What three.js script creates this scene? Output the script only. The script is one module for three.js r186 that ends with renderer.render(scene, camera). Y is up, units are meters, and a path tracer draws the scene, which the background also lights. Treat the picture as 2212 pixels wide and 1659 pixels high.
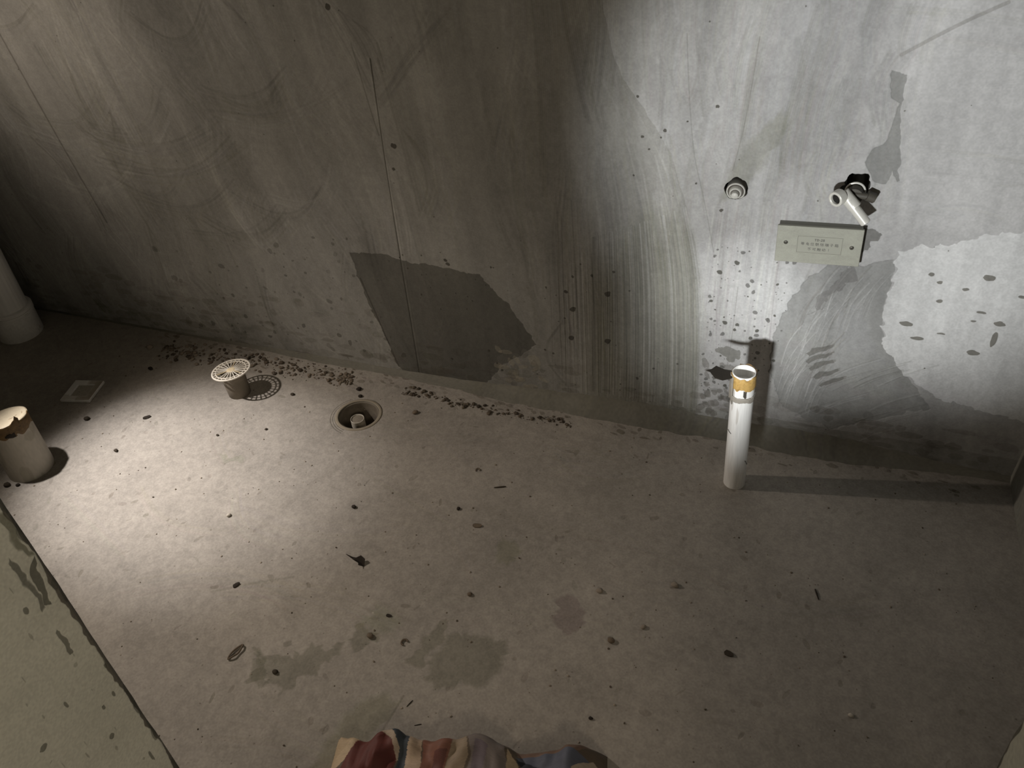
import * as THREE from 'three';
import { RoundedBoxGeometry } from 'three/addons/geometries/RoundedBoxGeometry.js';
import { mergeGeometries, mergeVertices } from 'three/addons/utils/BufferGeometryUtils.js';

// ---------------------------------------------------------------- camera, sky, lamps, exposure
const scene = new THREE.Scene();
const camera = new THREE.PerspectiveCamera(49.48, 2212 / 1659, 0.02, 60);
camera.position.set(0, 1.45, 1.5986);
{
  const right = new THREE.Vector3(0.94406, -0.05983, -0.32429), up = new THREE.Vector3(-0.16383, 0.76837, -0.61869), back = new THREE.Vector3(0.28619, 0.63721, 0.71559);
  camera.quaternion.setFromRotationMatrix(new THREE.Matrix4().makeBasis(right, up, back));
}
scene.add(camera);

const renderer = new THREE.WebGLRenderer({ antialias: true });
renderer.toneMapping = THREE.LinearToneMapping;
renderer.toneMappingExposure = 1;
renderer.shadowMap.enabled = true;
renderer.shadowMap.type = THREE.PCFSoftShadowMap;

// dim daylight of the unlit hall behind the doorway
scene.background = new THREE.Color().setRGB(0.17, 0.15, 0.125);

function spot(name, colour, candela, from, to, degrees, penumbra, radius) {
  const l = new THREE.SpotLight(new THREE.Color().setRGB(...colour), candela, 0, THREE.MathUtils.degToRad(degrees), penumbra, 2);
  l.name = name; l.position.set(...from); l.target.position.set(...to);
  l.castShadow = true; l.shadow.radius = radius; l.shadow.mapSize.set(2048, 2048); l.shadow.camera.near = 0.02; l.shadow.bias = -0.0005;
  scene.add(l, l.target);
  return l;
}
const LAMP = [-2.02, 1.05, 0.58];              // work lamp on its arm by the left wall
const TORCH = [-0.238, 0.69, 1.6];            // torch lying on the stool in the doorway
const BULB = [0.57, 1.75, 2.6];                // bare bulb hanging in the hall, right of the doorway
spot('lamp_beam', [1, 0.955, 0.935], 6.9, LAMP, [-1.37, 0, 0.53], 19.5, 1, 0.9);
spot('lamp_halo', [1, 0.88, 0.77], 3.4, LAMP, [-0.85, 0, 0.66], 39, 1, 0.9);
spot('lamp_spill', [1, 0.83, 0.66], 0.42, LAMP, [-0.35, 0, 0.6], 52, 0.8, 0.9);
spot('upper_wall_fill', [1, 0.85, 0.7], 0.68, LAMP, [-1.75, 0.98, 0], 55, 1, 0.9);  // added fill spot at the lamp position, brightens the upper left wall
spot('torch_beam', [0.98, 1, 1], 7.9, TORCH, [0.12, 0.7, 0], 21.8, 0.48, 2.2);
spot('torch_core', [0.98, 1, 1], 5.6, TORCH, [-0.08, 0.27, 0], 10.5, 0.9, 2.2);
const bulb = new THREE.PointLight(new THREE.Color().setRGB(1, 0.83, 0.63), 2.1, 0, 2);
bulb.name = 'bulb_light'; bulb.position.set(...BULB); bulb.castShadow = true; bulb.shadow.radius = 10; bulb.shadow.mapSize.set(1024, 1024); scene.add(bulb);

// ---------------------------------------------------------------- helpers
function rngOf(seed) { let a = seed >>> 0; return () => { a = (a + 0x6D2B79F5) | 0; let t = Math.imul(a ^ (a >>> 15), 1 | a); t = (t + Math.imul(t ^ (t >>> 7), 61 | t)) ^ t; return ((t ^ (t >>> 14)) >>> 0) / 4294967296; }; }
const LAT = new Float32Array(65536); { const r = rngOf(77); for (let i = 0; i < 65536; i++) LAT[i] = r() * 2 - 1; }
function noise(x, y) {
  const xi = Math.floor(x), yi = Math.floor(y), fx = x - xi, fy = y - yi, u = fx * fx * (3 - 2 * fx), v = fy * fy * (3 - 2 * fy);
  const a = xi & 255, b = (xi + 1) & 255, c = (yi & 255) << 8, d = ((yi + 1) & 255) << 8;
  const p = LAT[a + c], q = LAT[b + c], r = LAT[a + d], s = LAT[b + d];
  return p + (q - p) * u + (r - p) * v + (p - q - r + s) * u * v;
}
const fbm = (x, y, n = 3) => { let s = 0, a = 1, t = 0; for (let i = 0; i < n; i++) { s += a * noise(x + i * 17.3, y + i * 9.1); t += a; a *= 0.55; x *= 2.03; y *= 2.03; } return s / t; };
const lerp = (a, b, t) => a + (b - a) * t, sstep = (a, b, x) => { const t = Math.min(1, Math.max(0, (x - a) / (b - a))); return t * t * (3 - 2 * t); };

const used = new Map();
function numbered(name) { const n = used.get(name) || 0; used.set(name, n + 1); return n ? name + '_' + String(n).padStart(3, '0') : name; }
function shadows(o) { o.castShadow = o.receiveShadow = true; return o; }
function thing(name, label, category, [x, y, z] = [0, 0, 0], group) {
  const o = new THREE.Group(); o.name = numbered(name); o.position.set(x, y, z); o.userData = { label, category };
  if (group) o.userData.group = group;
  scene.add(o); return o;
}
function part(name, geo, mat, parent, label) { const m = shadows(new THREE.Mesh(geo, mat)); m.name = name; if (label) m.userData.label = label; parent.add(m); return m; }
function struct(name, geo, mat) { const m = shadows(new THREE.Mesh(geo, mat)); m.name = name; m.userData.kind = 'structure'; scene.add(m); return m; }
const std = (hex, rough = 0.9, extra = {}) => new THREE.MeshStandardMaterial({ color: hex, roughness: rough, ...extra });
const tf = (g, x = 0, y = 0, z = 0, rx = 0, ry = 0, rz = 0) => { g.applyMatrix4(new THREE.Matrix4().compose(new THREE.Vector3(x, y, z), new THREE.Quaternion().setFromEuler(new THREE.Euler(rx, ry, rz)), new THREE.Vector3(1, 1, 1))); return g; };
const bare = (g) => { const o = g.index ? g.toNonIndexed() : g; for (const k of Object.keys(o.attributes)) if (!['position', 'normal', 'uv'].includes(k)) o.deleteAttribute(k); return o; };
const join = (list) => mergeGeometries(list.map(bare));
const lathe = (pts, seg = 48) => new THREE.LatheGeometry(pts.map(([r, y]) => new THREE.Vector2(r, y)), seg);
// hollow tube standing on y0..y1
function tubeShell(r, wall, y0, y1, seg = 56) { return lathe([[r - wall, y0], [r, y0], [r, y1 - 0.001], [r - 0.0006, y1], [r - wall + 0.0004, y1], [r - wall, y1 - 0.001], [r - wall, y0]], seg); }

// a painted surface: colour canvas and relief canvas, both drawn in metres
class Layer {
  constructor(rect, w, mode, flip) {
    Object.assign(this, { rect, mode });
    const [x0, x1, y0, y1] = rect, k = w / (x1 - x0), h = Math.round((y1 - y0) * k);
    this.k = k; this.w = w; this.h = h;
    this.canvas = document.createElement('canvas'); this.canvas.width = w; this.canvas.height = h;
    const c = this.c = this.canvas.getContext('2d');
    if (flip) c.setTransform(k, 0, 0, -k, -x0 * k, y1 * k); else c.setTransform(k, 0, 0, k, -x0 * k, -y0 * k);
    this.flip = flip;
    c.lineCap = 'round'; c.lineJoin = 'round';
  }
  style(col, a, bump) { return this.mode === 'colour' ? `rgba(${col[0]},${col[1]},${col[2]},${a})` : bump ? (bump > 0 ? `rgba(255,255,255,${bump})` : `rgba(0,0,0,${-bump})`) : null; }
  base(col) { const [x0, x1, y0, y1] = this.rect; this.c.fillStyle = this.mode === 'colour' ? `rgb(${col})` : 'rgb(128,128,128)'; this.c.fillRect(x0 - 1, y0 - 1, x1 - x0 + 2, y1 - y0 + 2); }
  poly(pts, col, a, bump = 0, rough = 0.006, soft = 0) {
    const c = this.c, layers = soft ? 6 : 1;
    for (let s = 0; s < layers; s++) {
      const st = this.style(col, soft ? 1 - Math.pow(1 - a, 1 / layers) : a, bump / layers); if (!st) continue;
      c.fillStyle = st; c.beginPath();
      const off = soft * (s / layers - 0.5), n = pts.length; let cx = 0, cy = 0; for (const p of pts) { cx += p[0] / n; cy += p[1] / n; }
      for (let i = 0; i < n; i++) {
        const p = pts[i], q = pts[(i + 1) % n], len = Math.hypot(q[0] - p[0], q[1] - p[1]), m = Math.max(2, Math.ceil(len / 0.004));
        for (let j = 0; j < m; j++) {
          let x = lerp(p[0], q[0], j / m), y = lerp(p[1], q[1], j / m); const dx = fbm(x * 60, y * 60) * rough, dy = fbm(x * 60 + 40, y * 60 + 9) * rough, d = Math.hypot(x - cx, y - cy) || 1;
          x += dx + off * (x - cx) / d; y += dy + off * (y - cy) / d;
          i + j ? c.lineTo(x, y) : c.moveTo(x, y);
        }
      }
      c.closePath(); c.fill();
    }
  }
  line(pts, col, a, width, bump = 0) {
    const st = this.style(col, a, bump); if (!st) return; const c = this.c; c.strokeStyle = st; c.lineWidth = width; c.beginPath(); c.moveTo(...pts[0]);
    for (let i = 1; i < pts.length - 1; i++) { const m = [(pts[i][0] + pts[i + 1][0]) / 2, (pts[i][1] + pts[i + 1][1]) / 2]; c.quadraticCurveTo(...pts[i], ...m); }
    c.lineTo(...pts[pts.length - 1]); c.stroke();
  }
  dot(x, y, rx, ry, ang, col, a, bump = 0) { const st = this.style(col, a, bump); if (!st) return; const c = this.c; c.fillStyle = st; c.beginPath(); for (let i = 0; i <= 18; i++) { const t = i / 18 * Math.PI * 2, k = 1 + 0.28 * noise(x * 900 + Math.cos(t) * 1.4, y * 900 + Math.sin(t) * 1.4), X = Math.cos(t) * rx * k, Y = Math.sin(t) * ry * k; c.lineTo(x + X * Math.cos(ang) - Y * Math.sin(ang), y + X * Math.sin(ang) + Y * Math.cos(ang)); } c.closePath(); c.fill(); }
  // one trowel stroke: a band of fine parallel lines, stronger towards one edge
  swipe(r, x, y, ang, len, wid, bend, col, a, bump = 0, step = 0.004) {
    const n = Math.max(3, Math.round(wid / step)), cs = Math.cos(ang), sn = Math.sin(ang);
    for (let i = 0; i < n; i++) {
      const f = i / (n - 1), o = (f - 0.5) * wid, s0 = -len / 2 * (0.8 + 0.3 * r()), s1 = len / 2 * (0.8 + 0.3 * r()), aa = a * (0.25 + 0.75 * f * f) * (0.5 + r());
      const P = (s, b) => [x + cs * s - sn * (o + b), y + sn * s + cs * (o + b)];
      this.line([P(s0, 0), P(s0 / 2, bend * 0.75), P(0, bend), P(s1 / 2, bend * 0.75), P(s1, 0)], col, Math.min(1, aa), step * 1.4, bump * (0.25 + 0.75 * f));
    }
  }
  grain(fn) {
    const c = this.c, img = c.getImageData(0, 0, this.w, this.h), d = img.data, [x0, , y0, y1] = this.rect;
    for (let j = 0, p = 0; j < this.h; j++) { const y = this.flip ? y1 - (j + 0.5) / this.k : y0 + (j + 0.5) / this.k; for (let i = 0; i < this.w; i++, p += 4) { const g = fn(x0 + (i + 0.5) / this.k, y); for (let q = 0; q < 3; q++) { const v = this.mode === 'colour' ? d[p + q] * g : d[p + q] + g; d[p + q] = v < 0 ? 0 : v > 255 ? 255 : v; } } }
    c.putImageData(img, 0, 0);
  }
}
function surface(rect, w, flip, base, paint, grain, relief, bumpScale, rough) {
  const make = (mode, width, g) => { const L = new Layer(rect, width, mode, flip); L.base(base); paint(L); L.grain(g); const t = new THREE.CanvasTexture(L.canvas); t.magFilter = THREE.LinearFilter; t.anisotropy = 8; if (mode === 'colour') t.colorSpace = THREE.SRGBColorSpace; return t; };
  return new THREE.MeshStandardMaterial({ map: make('colour', w, grain), bumpMap: make('relief', w >> 1, relief), bumpScale, roughness: rough, metalness: 0 });
}

// ---------------------------------------------------------------- the room: x along the back wall, z towards the doorway
const XL = -2.45, XM = -0.913, XR = 0.565, TOP = 2.6, ZF = 1.25, ZB = 1.47, WH = 1.1, FZ = 1.45;

// ---- back wall: grey render with trowel strokes, bare patches, drips of mortar
const skimX = (y) => { const k = [[0.08, -0.147], [0.23, -0.153], [0.41, -0.171], [0.5, -0.186], [0.607, -0.219], [0.717, -0.255], [0.79, -0.305], [0.877, -0.372], [1.003, -0.401], [1.2, -0.44]]; if (y <= k[0][0]) return k[0][1]; for (let i = 1; i < k.length; i++) if (y <= k[i][0]) return lerp(k[i - 1][1], k[i][1], (y - k[i - 1][0]) / (k[i][0] - k[i - 1][0])); return -0.44; };
const DARK = [66, 64, 58], MID = [112, 110, 104], PALE = [196, 196, 194];
function paintWall(L) {
  const r = rngOf(11);
  // broad trowel strokes all over the older left part
  for (let i = 0; i < 120; i++) { const x = lerp(-2.4, -0.35, r()), y = lerp(0, 1.1, r()), up = r() < 0.5; L.swipe(r, x, y, 1.57 + lerp(0.05, 0.45, r()) * (x < -0.9 ? 1 : 0.4), lerp(0.15, 0.55, r()), lerp(0.03, 0.13, r()), lerp(-0.06, 0.06, r()), up ? PALE : DARK, lerp(0.03, 0.11, r()), up ? 0.05 : -0.05); }
  for (let i = 0; i < 22; i++) { const x = lerp(-2.0, -1.1, r()), y = lerp(0.35, 0.95, r()); L.swipe(r, x, y, lerp(0.1, 0.5, r()), lerp(0.15, 0.4, r()), lerp(0.03, 0.08, r()), lerp(-0.09, -0.03, r()), r() < 0.6 ? DARK : PALE, 0.075, -0.05); }
  L.swipe(r, -1.60, 0.79, 1.66, 0.34, 0.13, 0.01, PALE, 0.13, 0.12);
  L.swipe(r, -1.70, 0.80, 1.62, 0.30, 0.05, 0.02, PALE, 0.09, 0.1);
  L.swipe(r, -1.57, 0.64, 0.12, 0.42, 0.06, -0.05, DARK, 0.08, -0.1);
  L.swipe(r, -1.52, 0.60, 0.2, 0.5, 0.05, -0.07, DARK, 0.08, -0.1);
  L.line([[-1.93, 0.9], [-1.88, 0.6], [-1.833, 0.368]], DARK, 0.35, 0.005, -0.25);
  
  for (let i = 0; i < 9; i++) { const o = i * 0.014; L.line([[-1.05 + o, 1.06 - o], [-0.985 + o * 0.9, 0.93], [-0.93 + o * 0.5, 0.80 + o * 0.4]], i % 3 ? DARK : PALE, 0.1, 0.004, -0.06); }
  for (let i = 0; i < 16; i++) L.line([[-0.75 + r() * 0.05, 0.99 - r() * 0.05], [-0.82, 0.9 - r() * 0.06], [-0.905 + r() * 0.03, 0.83 - r() * 0.08]], DARK, 0.045, 0.006, -0.04);
  // the straight crack
  L.line([[-0.905, 0.87], [-0.912, 0.6], [-0.913, 0.3], [-0.914, -0.05]], DARK, 0.7, 0.0026, -0.5);
  L.line([[-0.909, 0.87], [-0.907, 0.4], [-0.909, -0.05]], PALE, 0.16, 0.005, 0.15);
  L.line([[-0.945, 0.9], [-0.925, 0.75], [-0.915, 0.7]], DARK, 0.25, 0.003, -0.15);
  // comb strokes at the left edge of the pale skim
  for (let i = 0; i < 210; i++) {
    const f = Math.pow(r(), 0.8), y1 = lerp(0.35, 0.85, r() * r() + 0.2 * f), y0 = lerp(0.0, 0.25, r()), pts = [];
    for (let j = 0; j <= 5; j++) { const y = lerp(y1, y0, j / 5); pts.push([lerp(-0.52, skimX(y) - 0.004, f) + 0.004 * noise(i, y * 4), y]); }
    L.line(pts, r() < 0.45 ? MID : PALE, lerp(0.05, 0.2, r()) * (0.3 + 0.7 * f), lerp(0.0015, 0.006, r()), r() < 0.5 ? -0.1 : 0.1);
  }
  { const p = []; for (let y = 0.0; y <= 0.56; y += 0.04) p.push([skimX(y), y]); L.poly([...p, [-0.3, 0.6], [-0.42, 0.4], [-0.44, 0.0]], [104, 104, 100], 0.3, -0.05, 0.004, 0.05); }
  for (let i = 0; i < 70; i++) { const f = r(), pts = []; for (let j = 0; j <= 4; j++) { const y = lerp(0.5 + 0.1 * f, 0.05, j / 4); pts.push([lerp(-0.42, skimX(y), f), y]); } L.line(pts, r() < 0.55 ? [92, 92, 88] : PALE, 0.22, lerp(0.001, 0.003, r()), -0.08); }
  // pale skim coat on the right
  const edge = []; for (let y = 0.06; y <= 1.2; y += 0.05) edge.push([skimX(y), y]);
  L.poly([...edge, [0.6, 1.2], [0.6, 0.06]], PALE, 0.3, 0.06, 0.003);
  L.poly([[-0.13, 1.2], [-0.14, 0.62], [-0.1, 0.3], [0.6, 0.1], [0.6, 1.2]], PALE, 0.22, 0, 0.02, 0.14);
  L.poly([[-0.147, 0.02], [-0.153, 0.23], [-0.171, 0.41], [-0.186, 0.5], [-0.1, 0.56], [0.0, 0.5], [0.04, 0.44], [0.01, 0.35], [0, 0.2], [0.0, 0.03]], PALE, 0.42, 0.1, 0.008, 0.05);
  L.poly([[0.21, 0.55], [0.214, 0.45], [0.216, 0.374], [0.222, 0.322], [0.268, 0.262], [0.36, 0.2], [0.6, 0.16], [0.6, 0.58], [0.4, 0.62]], [214, 214, 213], 0.7, 0.2, 0.012);
  L.poly([[0.15, 0.9], [0.165, 0.8], [0.178, 0.69], [0.2, 0.6], [0.6, 0.6], [0.6, 1.2], [0.2, 1.2], [0.17, 1.0]], PALE, 0.18, 0.1, 0.006, 0.02);
  // cloudy greyer area and upright strokes in it
  for (let i = 0; i < 60; i++) { const x = lerp(-0.3, 0.16, r()), y = lerp(0.55, 1.08, r()); L.swipe(r, x, y, 1.57 + lerp(-0.12, 0.12, r()), lerp(0.08, 0.3, r()), lerp(0.01, 0.06, r()), lerp(-0.02, 0.02, r()), r() < 0.62 ? MID : PALE, 0.1, -0.06, 0.003); }
  L.poly([[-0.12, 1.2], [-0.1, 0.8], [-0.04, 0.7], [0.06, 0.72], [0.12, 0.85], [0.1, 1.2]], MID, 0.3, 0, 0.03, 0.09);
  for (let i = 0; i < 10; i++) L.swipe(r, lerp(-0.12, 0.08, r()), lerp(0.68, 0.95, r()), 1.5, lerp(0.15, 0.35, r()), 0.05, 0.01, MID, 0.11, -0.06);
  for (let i = 0; i < 46; i++) { const x = lerp(-0.16, -0.01, r()); L.line([[x, 0.58 + 0.05 * r()], [x + 0.015 * (r() - 0.5), 0.45], [x + 0.03 * (r() - 0.4), 0.2 + 0.15 * r()]], r() < 0.5 ? MID : [215, 215, 212], 0.09, lerp(0.001, 0.005, r()), 0.02); }
  for (let i = 0; i < 30; i++) L.swipe(r, lerp(0.2, 0.55, r()), lerp(0.6, 1.05, r()), lerp(-0.25, 0.05, r()), lerp(0.1, 0.3, r()), 0.03, 0.01, r() < 0.5 ? MID : PALE, 0.05, 0.04);
  L.line([[0.13, 0.93], [0.2, 0.98], [0.27, 1.02]], MID, 0.35, 0.006, -0.2);
  L.line([[-0.24, 0.95], [-0.22, 0.75], [-0.18, 0.62], [-0.15, 0.5]], MID, 0.3, 0.002, -0.15);
  L.line([[-0.11, 0.95], [-0.115, 0.8], [-0.13, 0.69]], MID, 0.4, 0.002, -0.15);
  L.line([[-0.09, 0.42], [-0.088, 0.3], [-0.09, 0.2]], MID, 0.35, 0.0015, -0.1);
  L.poly([[-0.15, 0.62], [-0.145, 0.64], [-0.135, 0.69], [-0.11, 0.74], [-0.06, 0.82], [-0.03, 0.8], [-0.06, 0.74], [-0.09, 0.68], [-0.1, 0.65]], MID, 0.4, -0.1, 0.012, 0.02);
  // bare grey patches
  L.poly([[0.147, 0.507], [0.085, 0.501], [0.042, 0.452], [0.018, 0.389], [0.001, 0.311], [0.003, 0.205], [0.05, 0.1], [0.165, 0.06], [0.36, 0.17], [0.268, 0.268], [0.223, 0.32], [0.214, 0.374], [0.211, 0.444], [0.205, 0.528]], [138, 138, 136], 0.85, -0.35, 0.008);
  for (let i = 0; i < 60; i++) { const q = 0.02 + 0.11 * r(), y = lerp(0.15, 0.46, r()), x = 0.004 + q + Math.pow(Math.max(0, y - 0.3) / 0.2, 2) * 0.1; L.line([[x + 0.03, y + 0.06], [x + 0.006, y + 0.02], [x, y - 0.06]], r() < 0.55 ? PALE : MID, 0.22, lerp(0.001, 0.004, r()), 0.1); }
  L.poly([[0.119, 0.4], [0.16, 0.42], [0.25, 0.27], [0.3, 0.2], [0.16, 0.08], [0.12, 0.2], [0.125, 0.32]], [150, 150, 148], 0.28, 0.06, 0.01, 0.02);
  for (let i = 0; i < 26; i++) { const y = lerp(0.1, 0.3, r()), x = lerp(0.17, 0.36, r()); L.line([[x, y], [x - 0.05, y - 0.03], [x - 0.09, y - 0.07]], r() < 0.5 ? MID : PALE, 0.17, 0.003, 0.08); }
  L.poly([[0.145, 0.5], [0.115, 0.5], [0.095, 0.44], [0.06, 0.37], [0.075, 0.37], [0.1, 0.42], [0.13, 0.47]], [100, 99, 96], 0.45, -0.2, 0.02);
  L.poly([[0.119, 0.904], [0.146, 0.896], [0.152, 0.866], [0.148, 0.849], [0.16, 0.781], [0.167, 0.741], [0.178, 0.698], [0.172, 0.697], [0.163, 0.72], [0.155, 0.69], [0.138, 0.69], [0.113, 0.731], [0.12, 0.755], [0.136, 0.775], [0.145, 0.823], [0.146, 0.847], [0.129, 0.856]], [124, 124, 121], 0.8, -0.3, 0.006);
  L.poly([[0.12, 0.602], [0.15, 0.598], [0.17, 0.58], [0.162, 0.565], [0.152, 0.568], [0.15, 0.55], [0.142, 0.53], [0.13, 0.6]], [104, 103, 100], 0.8, -0.2, 0.012);
  for (const [x, y] of [[0.077, 0.268], [0.08, 0.248], [0.087, 0.228], [0.1, 0.205], [0.117, 0.185]]) { L.poly([[x, y], [x + 0.012, y + 0.016], [x + 0.05, y + 0.034], [x + 0.052, y + 0.028], [x + 0.026, y + 0.008], [x + 0.006, y - 0.006]], [96, 95, 90], 0.7, -0.1, 0.005); for (let k = 0; k < 5; k++) L.line([[x - 0.004 + 0.02 * r(), y - 0.004 + 0.01 * r()], [x + 0.03, y + 0.016 + 0.008 * r()], [x + 0.054, y + 0.03 + 0.008 * r()]], MID, 0.4, 0.002, -0.05); }
  L.poly([[-0.12, 0.237], [-0.1, 0.255], [-0.07, 0.25], [-0.062, 0.22], [-0.09, 0.215]], MID, 0.7, -0.1, 0.01);
  for (let i = 0; i < 40; i++) { const x = lerp(-0.145, -0.06, r()), y = lerp(0.02, 0.2, r()); L.dot(x, y, lerp(0.004, 0.016, r()), lerp(0.003, 0.01, r()), r() * 3, MID, 0.5, -0.1); }
  // the big bare patch beside the crack, and the blotches to its right
  L.poly([[-1.057, 0.376], [-0.97, 0.382], [-0.895, 0.371], [-0.795, 0.366], [-0.703, 0.363], [-0.676, 0.329], [-0.63, 0.282], [-0.563, 0.172], [-0.615, 0.125], [-0.663, 0.084], [-0.7, 0.029], [-0.788, -0.04], [-0.919, -0.068], [-0.978, 0.021], [-1.002, 0.129], [-1.028, 0.216], [-1.046, 0.301]], [80, 79, 73], 0.7, -0.25, 0.007);
  L.line([[-1.04, 0.3], [-1.0, 0.13], [-0.975, 0.02]], DARK, 0.5, 0.004, -0.3);
  for (let i = 0; i < 26; i++) { const x = lerp(-0.69, -0.55, r()), y = lerp(0.01, 0.14, r()); if (y < 0.08 - (x + 0.6) * 1.4 + 0.1) L.dot(x, y, lerp(0.006, 0.02, r()), lerp(0.005, 0.016, r()), r() * 3, r() < 0.6 ? [165, 158, 140] : MID, 0.4, 0.1); }
  // dark drips
  for (const [x, y, s] of [[-0.883, 0.677, 7], [-0.892, 0.62, 4], [-0.985, 0.972, 7], [-0.327, 0.827, 3], [-0.172, 0.818, 4], [-0.315, 0.746, 3.5], [-0.3, 0.72, 2.5], [-0.27, 0.762, 3.5], [-0.277, 0.747, 2], [-0.227, 0.784, 2], [-0.382, 0.356, 8], [-0.484, 0.346, 6], [-0.467, 0.298, 8], [-0.38, 0.218, 9], [-0.471, 0.211, 7], [-0.144, 0.6, 4], [-0.33, 0.66, 2.5], [-0.2, 0.655, 2.5], [-0.79, 0.39, 5], [-0.785, 0.38, 6], [-0.42, 0.4, 4]]) L.dot(x, y, s / 1000, s / 1150, x * 40, DARK, 0.8, 0.25);
  for (const [x, y, s, e] of [[0.279, 0.507, 5, 1], [0.308, 0.448, 6, 0.7], [0.26, 0.383, 12, 0.5], [0.399, 0.333, 14, 0.45], [0.429, 0.412, 11, 0.5], [0.428, 0.371, 6, 3], [0.38, 0.514, 11, 0.6], [0.347, 0.482, 6, 0.6], [0.298, 0.491, 5, 0.7], [0.389, 0.433, 9, 0.3], [0.29, 0.35, 12, 0.35], [0.33, 0.37, 8, 0.3], [0.45, 0.48, 7, 0.5], [0.38, 0.41, 6, 0.4]]) L.dot(x, y, s / 1000, s * e / 1000, 0, MID, 0.9, 0.3);
  for (let i = 0; i < 150; i++) { const x = lerp(-0.15, 0.02, Math.pow(r(), 1.2)), y = lerp(0.1, 0.52, Math.pow(r(), 1.4)), s = lerp(0.0012, 0.0062, Math.pow(r(), 3)); L.dot(x, y, s, s * lerp(0.7, 1, r()), r() * 3, r() < 0.7 ? [96, 95, 92] : DARK, 0.75, 0.2); }
  for (let i = 0; i < 130; i++) { const x = lerp(-1.7, -0.95, r()), y = lerp(0.0, 0.42, Math.pow(r(), 1.1)) * (0.75 + 0.4 * (x + 1.7)), s = lerp(0.002, 0.011, Math.pow(r(), 2)); L.dot(x, y, s, s * lerp(0.55, 1, r()), r() * 3, DARK, lerp(0.12, 0.5, r()), 0.1); }
  for (let i = 0; i < 60; i++) { const x = lerp(-0.95, -0.2, r()), y = lerp(0.06, 0.42, r()), s = lerp(0.001, 0.004, Math.pow(r(), 2)); L.dot(x, y, s, s, 0, DARK, 0.7, 0.2); }
  for (let i = 0; i < 90; i++) { const x = lerp(-2.2, 0.55, r()), y = lerp(0.0, 1.1, r()), s = lerp(0.0006, 0.002, r()); L.dot(x, y, s, s, 0, DARK, 0.6, 0.1); }
  // mottled dirt along the foot of the wall, deepened to paint in dimmer light
  for (let i = 0; i < 420; i++) { const x = lerp(-2.3, 0.56, r()), y = Math.pow(r(), 1.6) * (x < -1.0 ? 0.2 : 0.12); L.dot(x, y, lerp(0.006, 0.035, r()), lerp(0.004, 0.014, r()), 0, [74, 70, 60], lerp(0.06, 0.22, r()), 0.06); }
}
const wallGrain = (x, y) => { const wx = x + 0.05 * noise(x * 2, y * 2.5) + (x < -0.9 ? 0.25 * y : 0.05 * y); return 1 + 0.15 * fbm(x * 2.6, y * 2.4, 4) + 0.1 * fbm(wx * 24, y * 2.2, 4) + 0.05 * fbm(wx * 7, y * 1.3, 2) + 0.03 * noise(x * 110, y * 90) + 0.035 * noise(x * 330, y * 330); };
const wallRelief = (x, y) => { const wx = x + 0.05 * noise(x * 2, y * 2.5) + (x < -0.9 ? 0.25 * y : 0.05 * y); return 34 * fbm(x * 3, y * 2.4, 2) + 12 * fbm(wx * 30, y * 2.5, 2) + 5 * noise(x * 120, y * 120) + 3 * noise(x * 260, y * 260); };
const wallMats = [[XL, XM], [XM, XR]].map(([a, b]) => surface([a, b, -0.02, WH], 2048, true, [144, 143, 139], paintWall, wallGrain, wallRelief, 0.006, 0.93));
const concrete = (() => {   // plain render for surfaces out of the frame
  const m = surface([0, 1, 0, 1], 512, true, [140, 138, 130], (L) => { const r = rngOf(5); for (let i = 0; i < 60; i++) L.swipe(r, r(), r(), 1.57 + r() - 0.5, 0.4, 0.06, 0.03, r() < 0.5 ? PALE : DARK, 0.04, 0.04); }, (x, y) => 1 + 0.1 * fbm(x * 4, y * 4) + 0.05 * noise(x * 200, y * 200), (x, y) => 20 * fbm(x * 8, y * 8), 0.004, 0.95);
  for (const t of [m.map, m.bumpMap]) t.wrapS = t.wrapT = THREE.MirroredRepeatWrapping;
  return m;
})();
function metreUV(g) { const p = g.attributes.position, n = g.attributes.normal, uv = g.attributes.uv; for (let i = 0; i < p.count; i++) { const ax = Math.abs(n.getX(i)), ay = Math.abs(n.getY(i)), az = Math.abs(n.getZ(i)); if (ay > ax && ay > az) uv.setXY(i, p.getX(i), p.getZ(i)); else if (ax > az) uv.setXY(i, p.getZ(i), p.getY(i)); else uv.setXY(i, p.getX(i), p.getY(i)); } return g; }
const box = (x0, x1, y0, y1, z0, z1) => metreUV(bare(tf(new THREE.BoxGeometry(x1 - x0, y1 - y0, z1 - z0), (x0 + x1) / 2, (y0 + y1) / 2, (z0 + z1) / 2)));

// the two openings chopped into the wall for the water pipes
function ragged(cx, cy, rx, ry, amp, seed) { const pts = []; for (let i = 0; i < 40; i++) { const t = i / 40 * Math.PI * 2, k = 1 + amp * fbm(seed + Math.cos(t) * 1.6, seed + Math.sin(t) * 1.6); pts.push([cx + Math.cos(t) * rx * k, cy + Math.sin(t) * ry * k]); } return pts; }
const wallHoles = [ragged(-0.1185, 0.6515, 0.0225, 0.024, 0.2, 3), ragged(0.103, 0.676, 0.030, 0.027, 0.55, 8.4)];
function rectShape(x0, x1, y0, y1, holes = []) { const s = new THREE.Shape([[x0, y0], [x1, y0], [x1, y1], [x0, y1]].map((p) => new THREE.Vector2(...p))); for (const h of holes) s.holes.push(new THREE.Path(h.map((p) => new THREE.Vector2(...p)))); return s; }
function fitUV(g, rect, flip) { const p = g.attributes.position, uv = g.attributes.uv, [x0, x1, y0, y1] = rect; for (let i = 0; i < p.count; i++) { const v = (p.getY(i) - y0) / (y1 - y0); uv.setXY(i, (p.getX(i) - x0) / (x1 - x0), flip ? v : 1 - v); } return g; }
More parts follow.
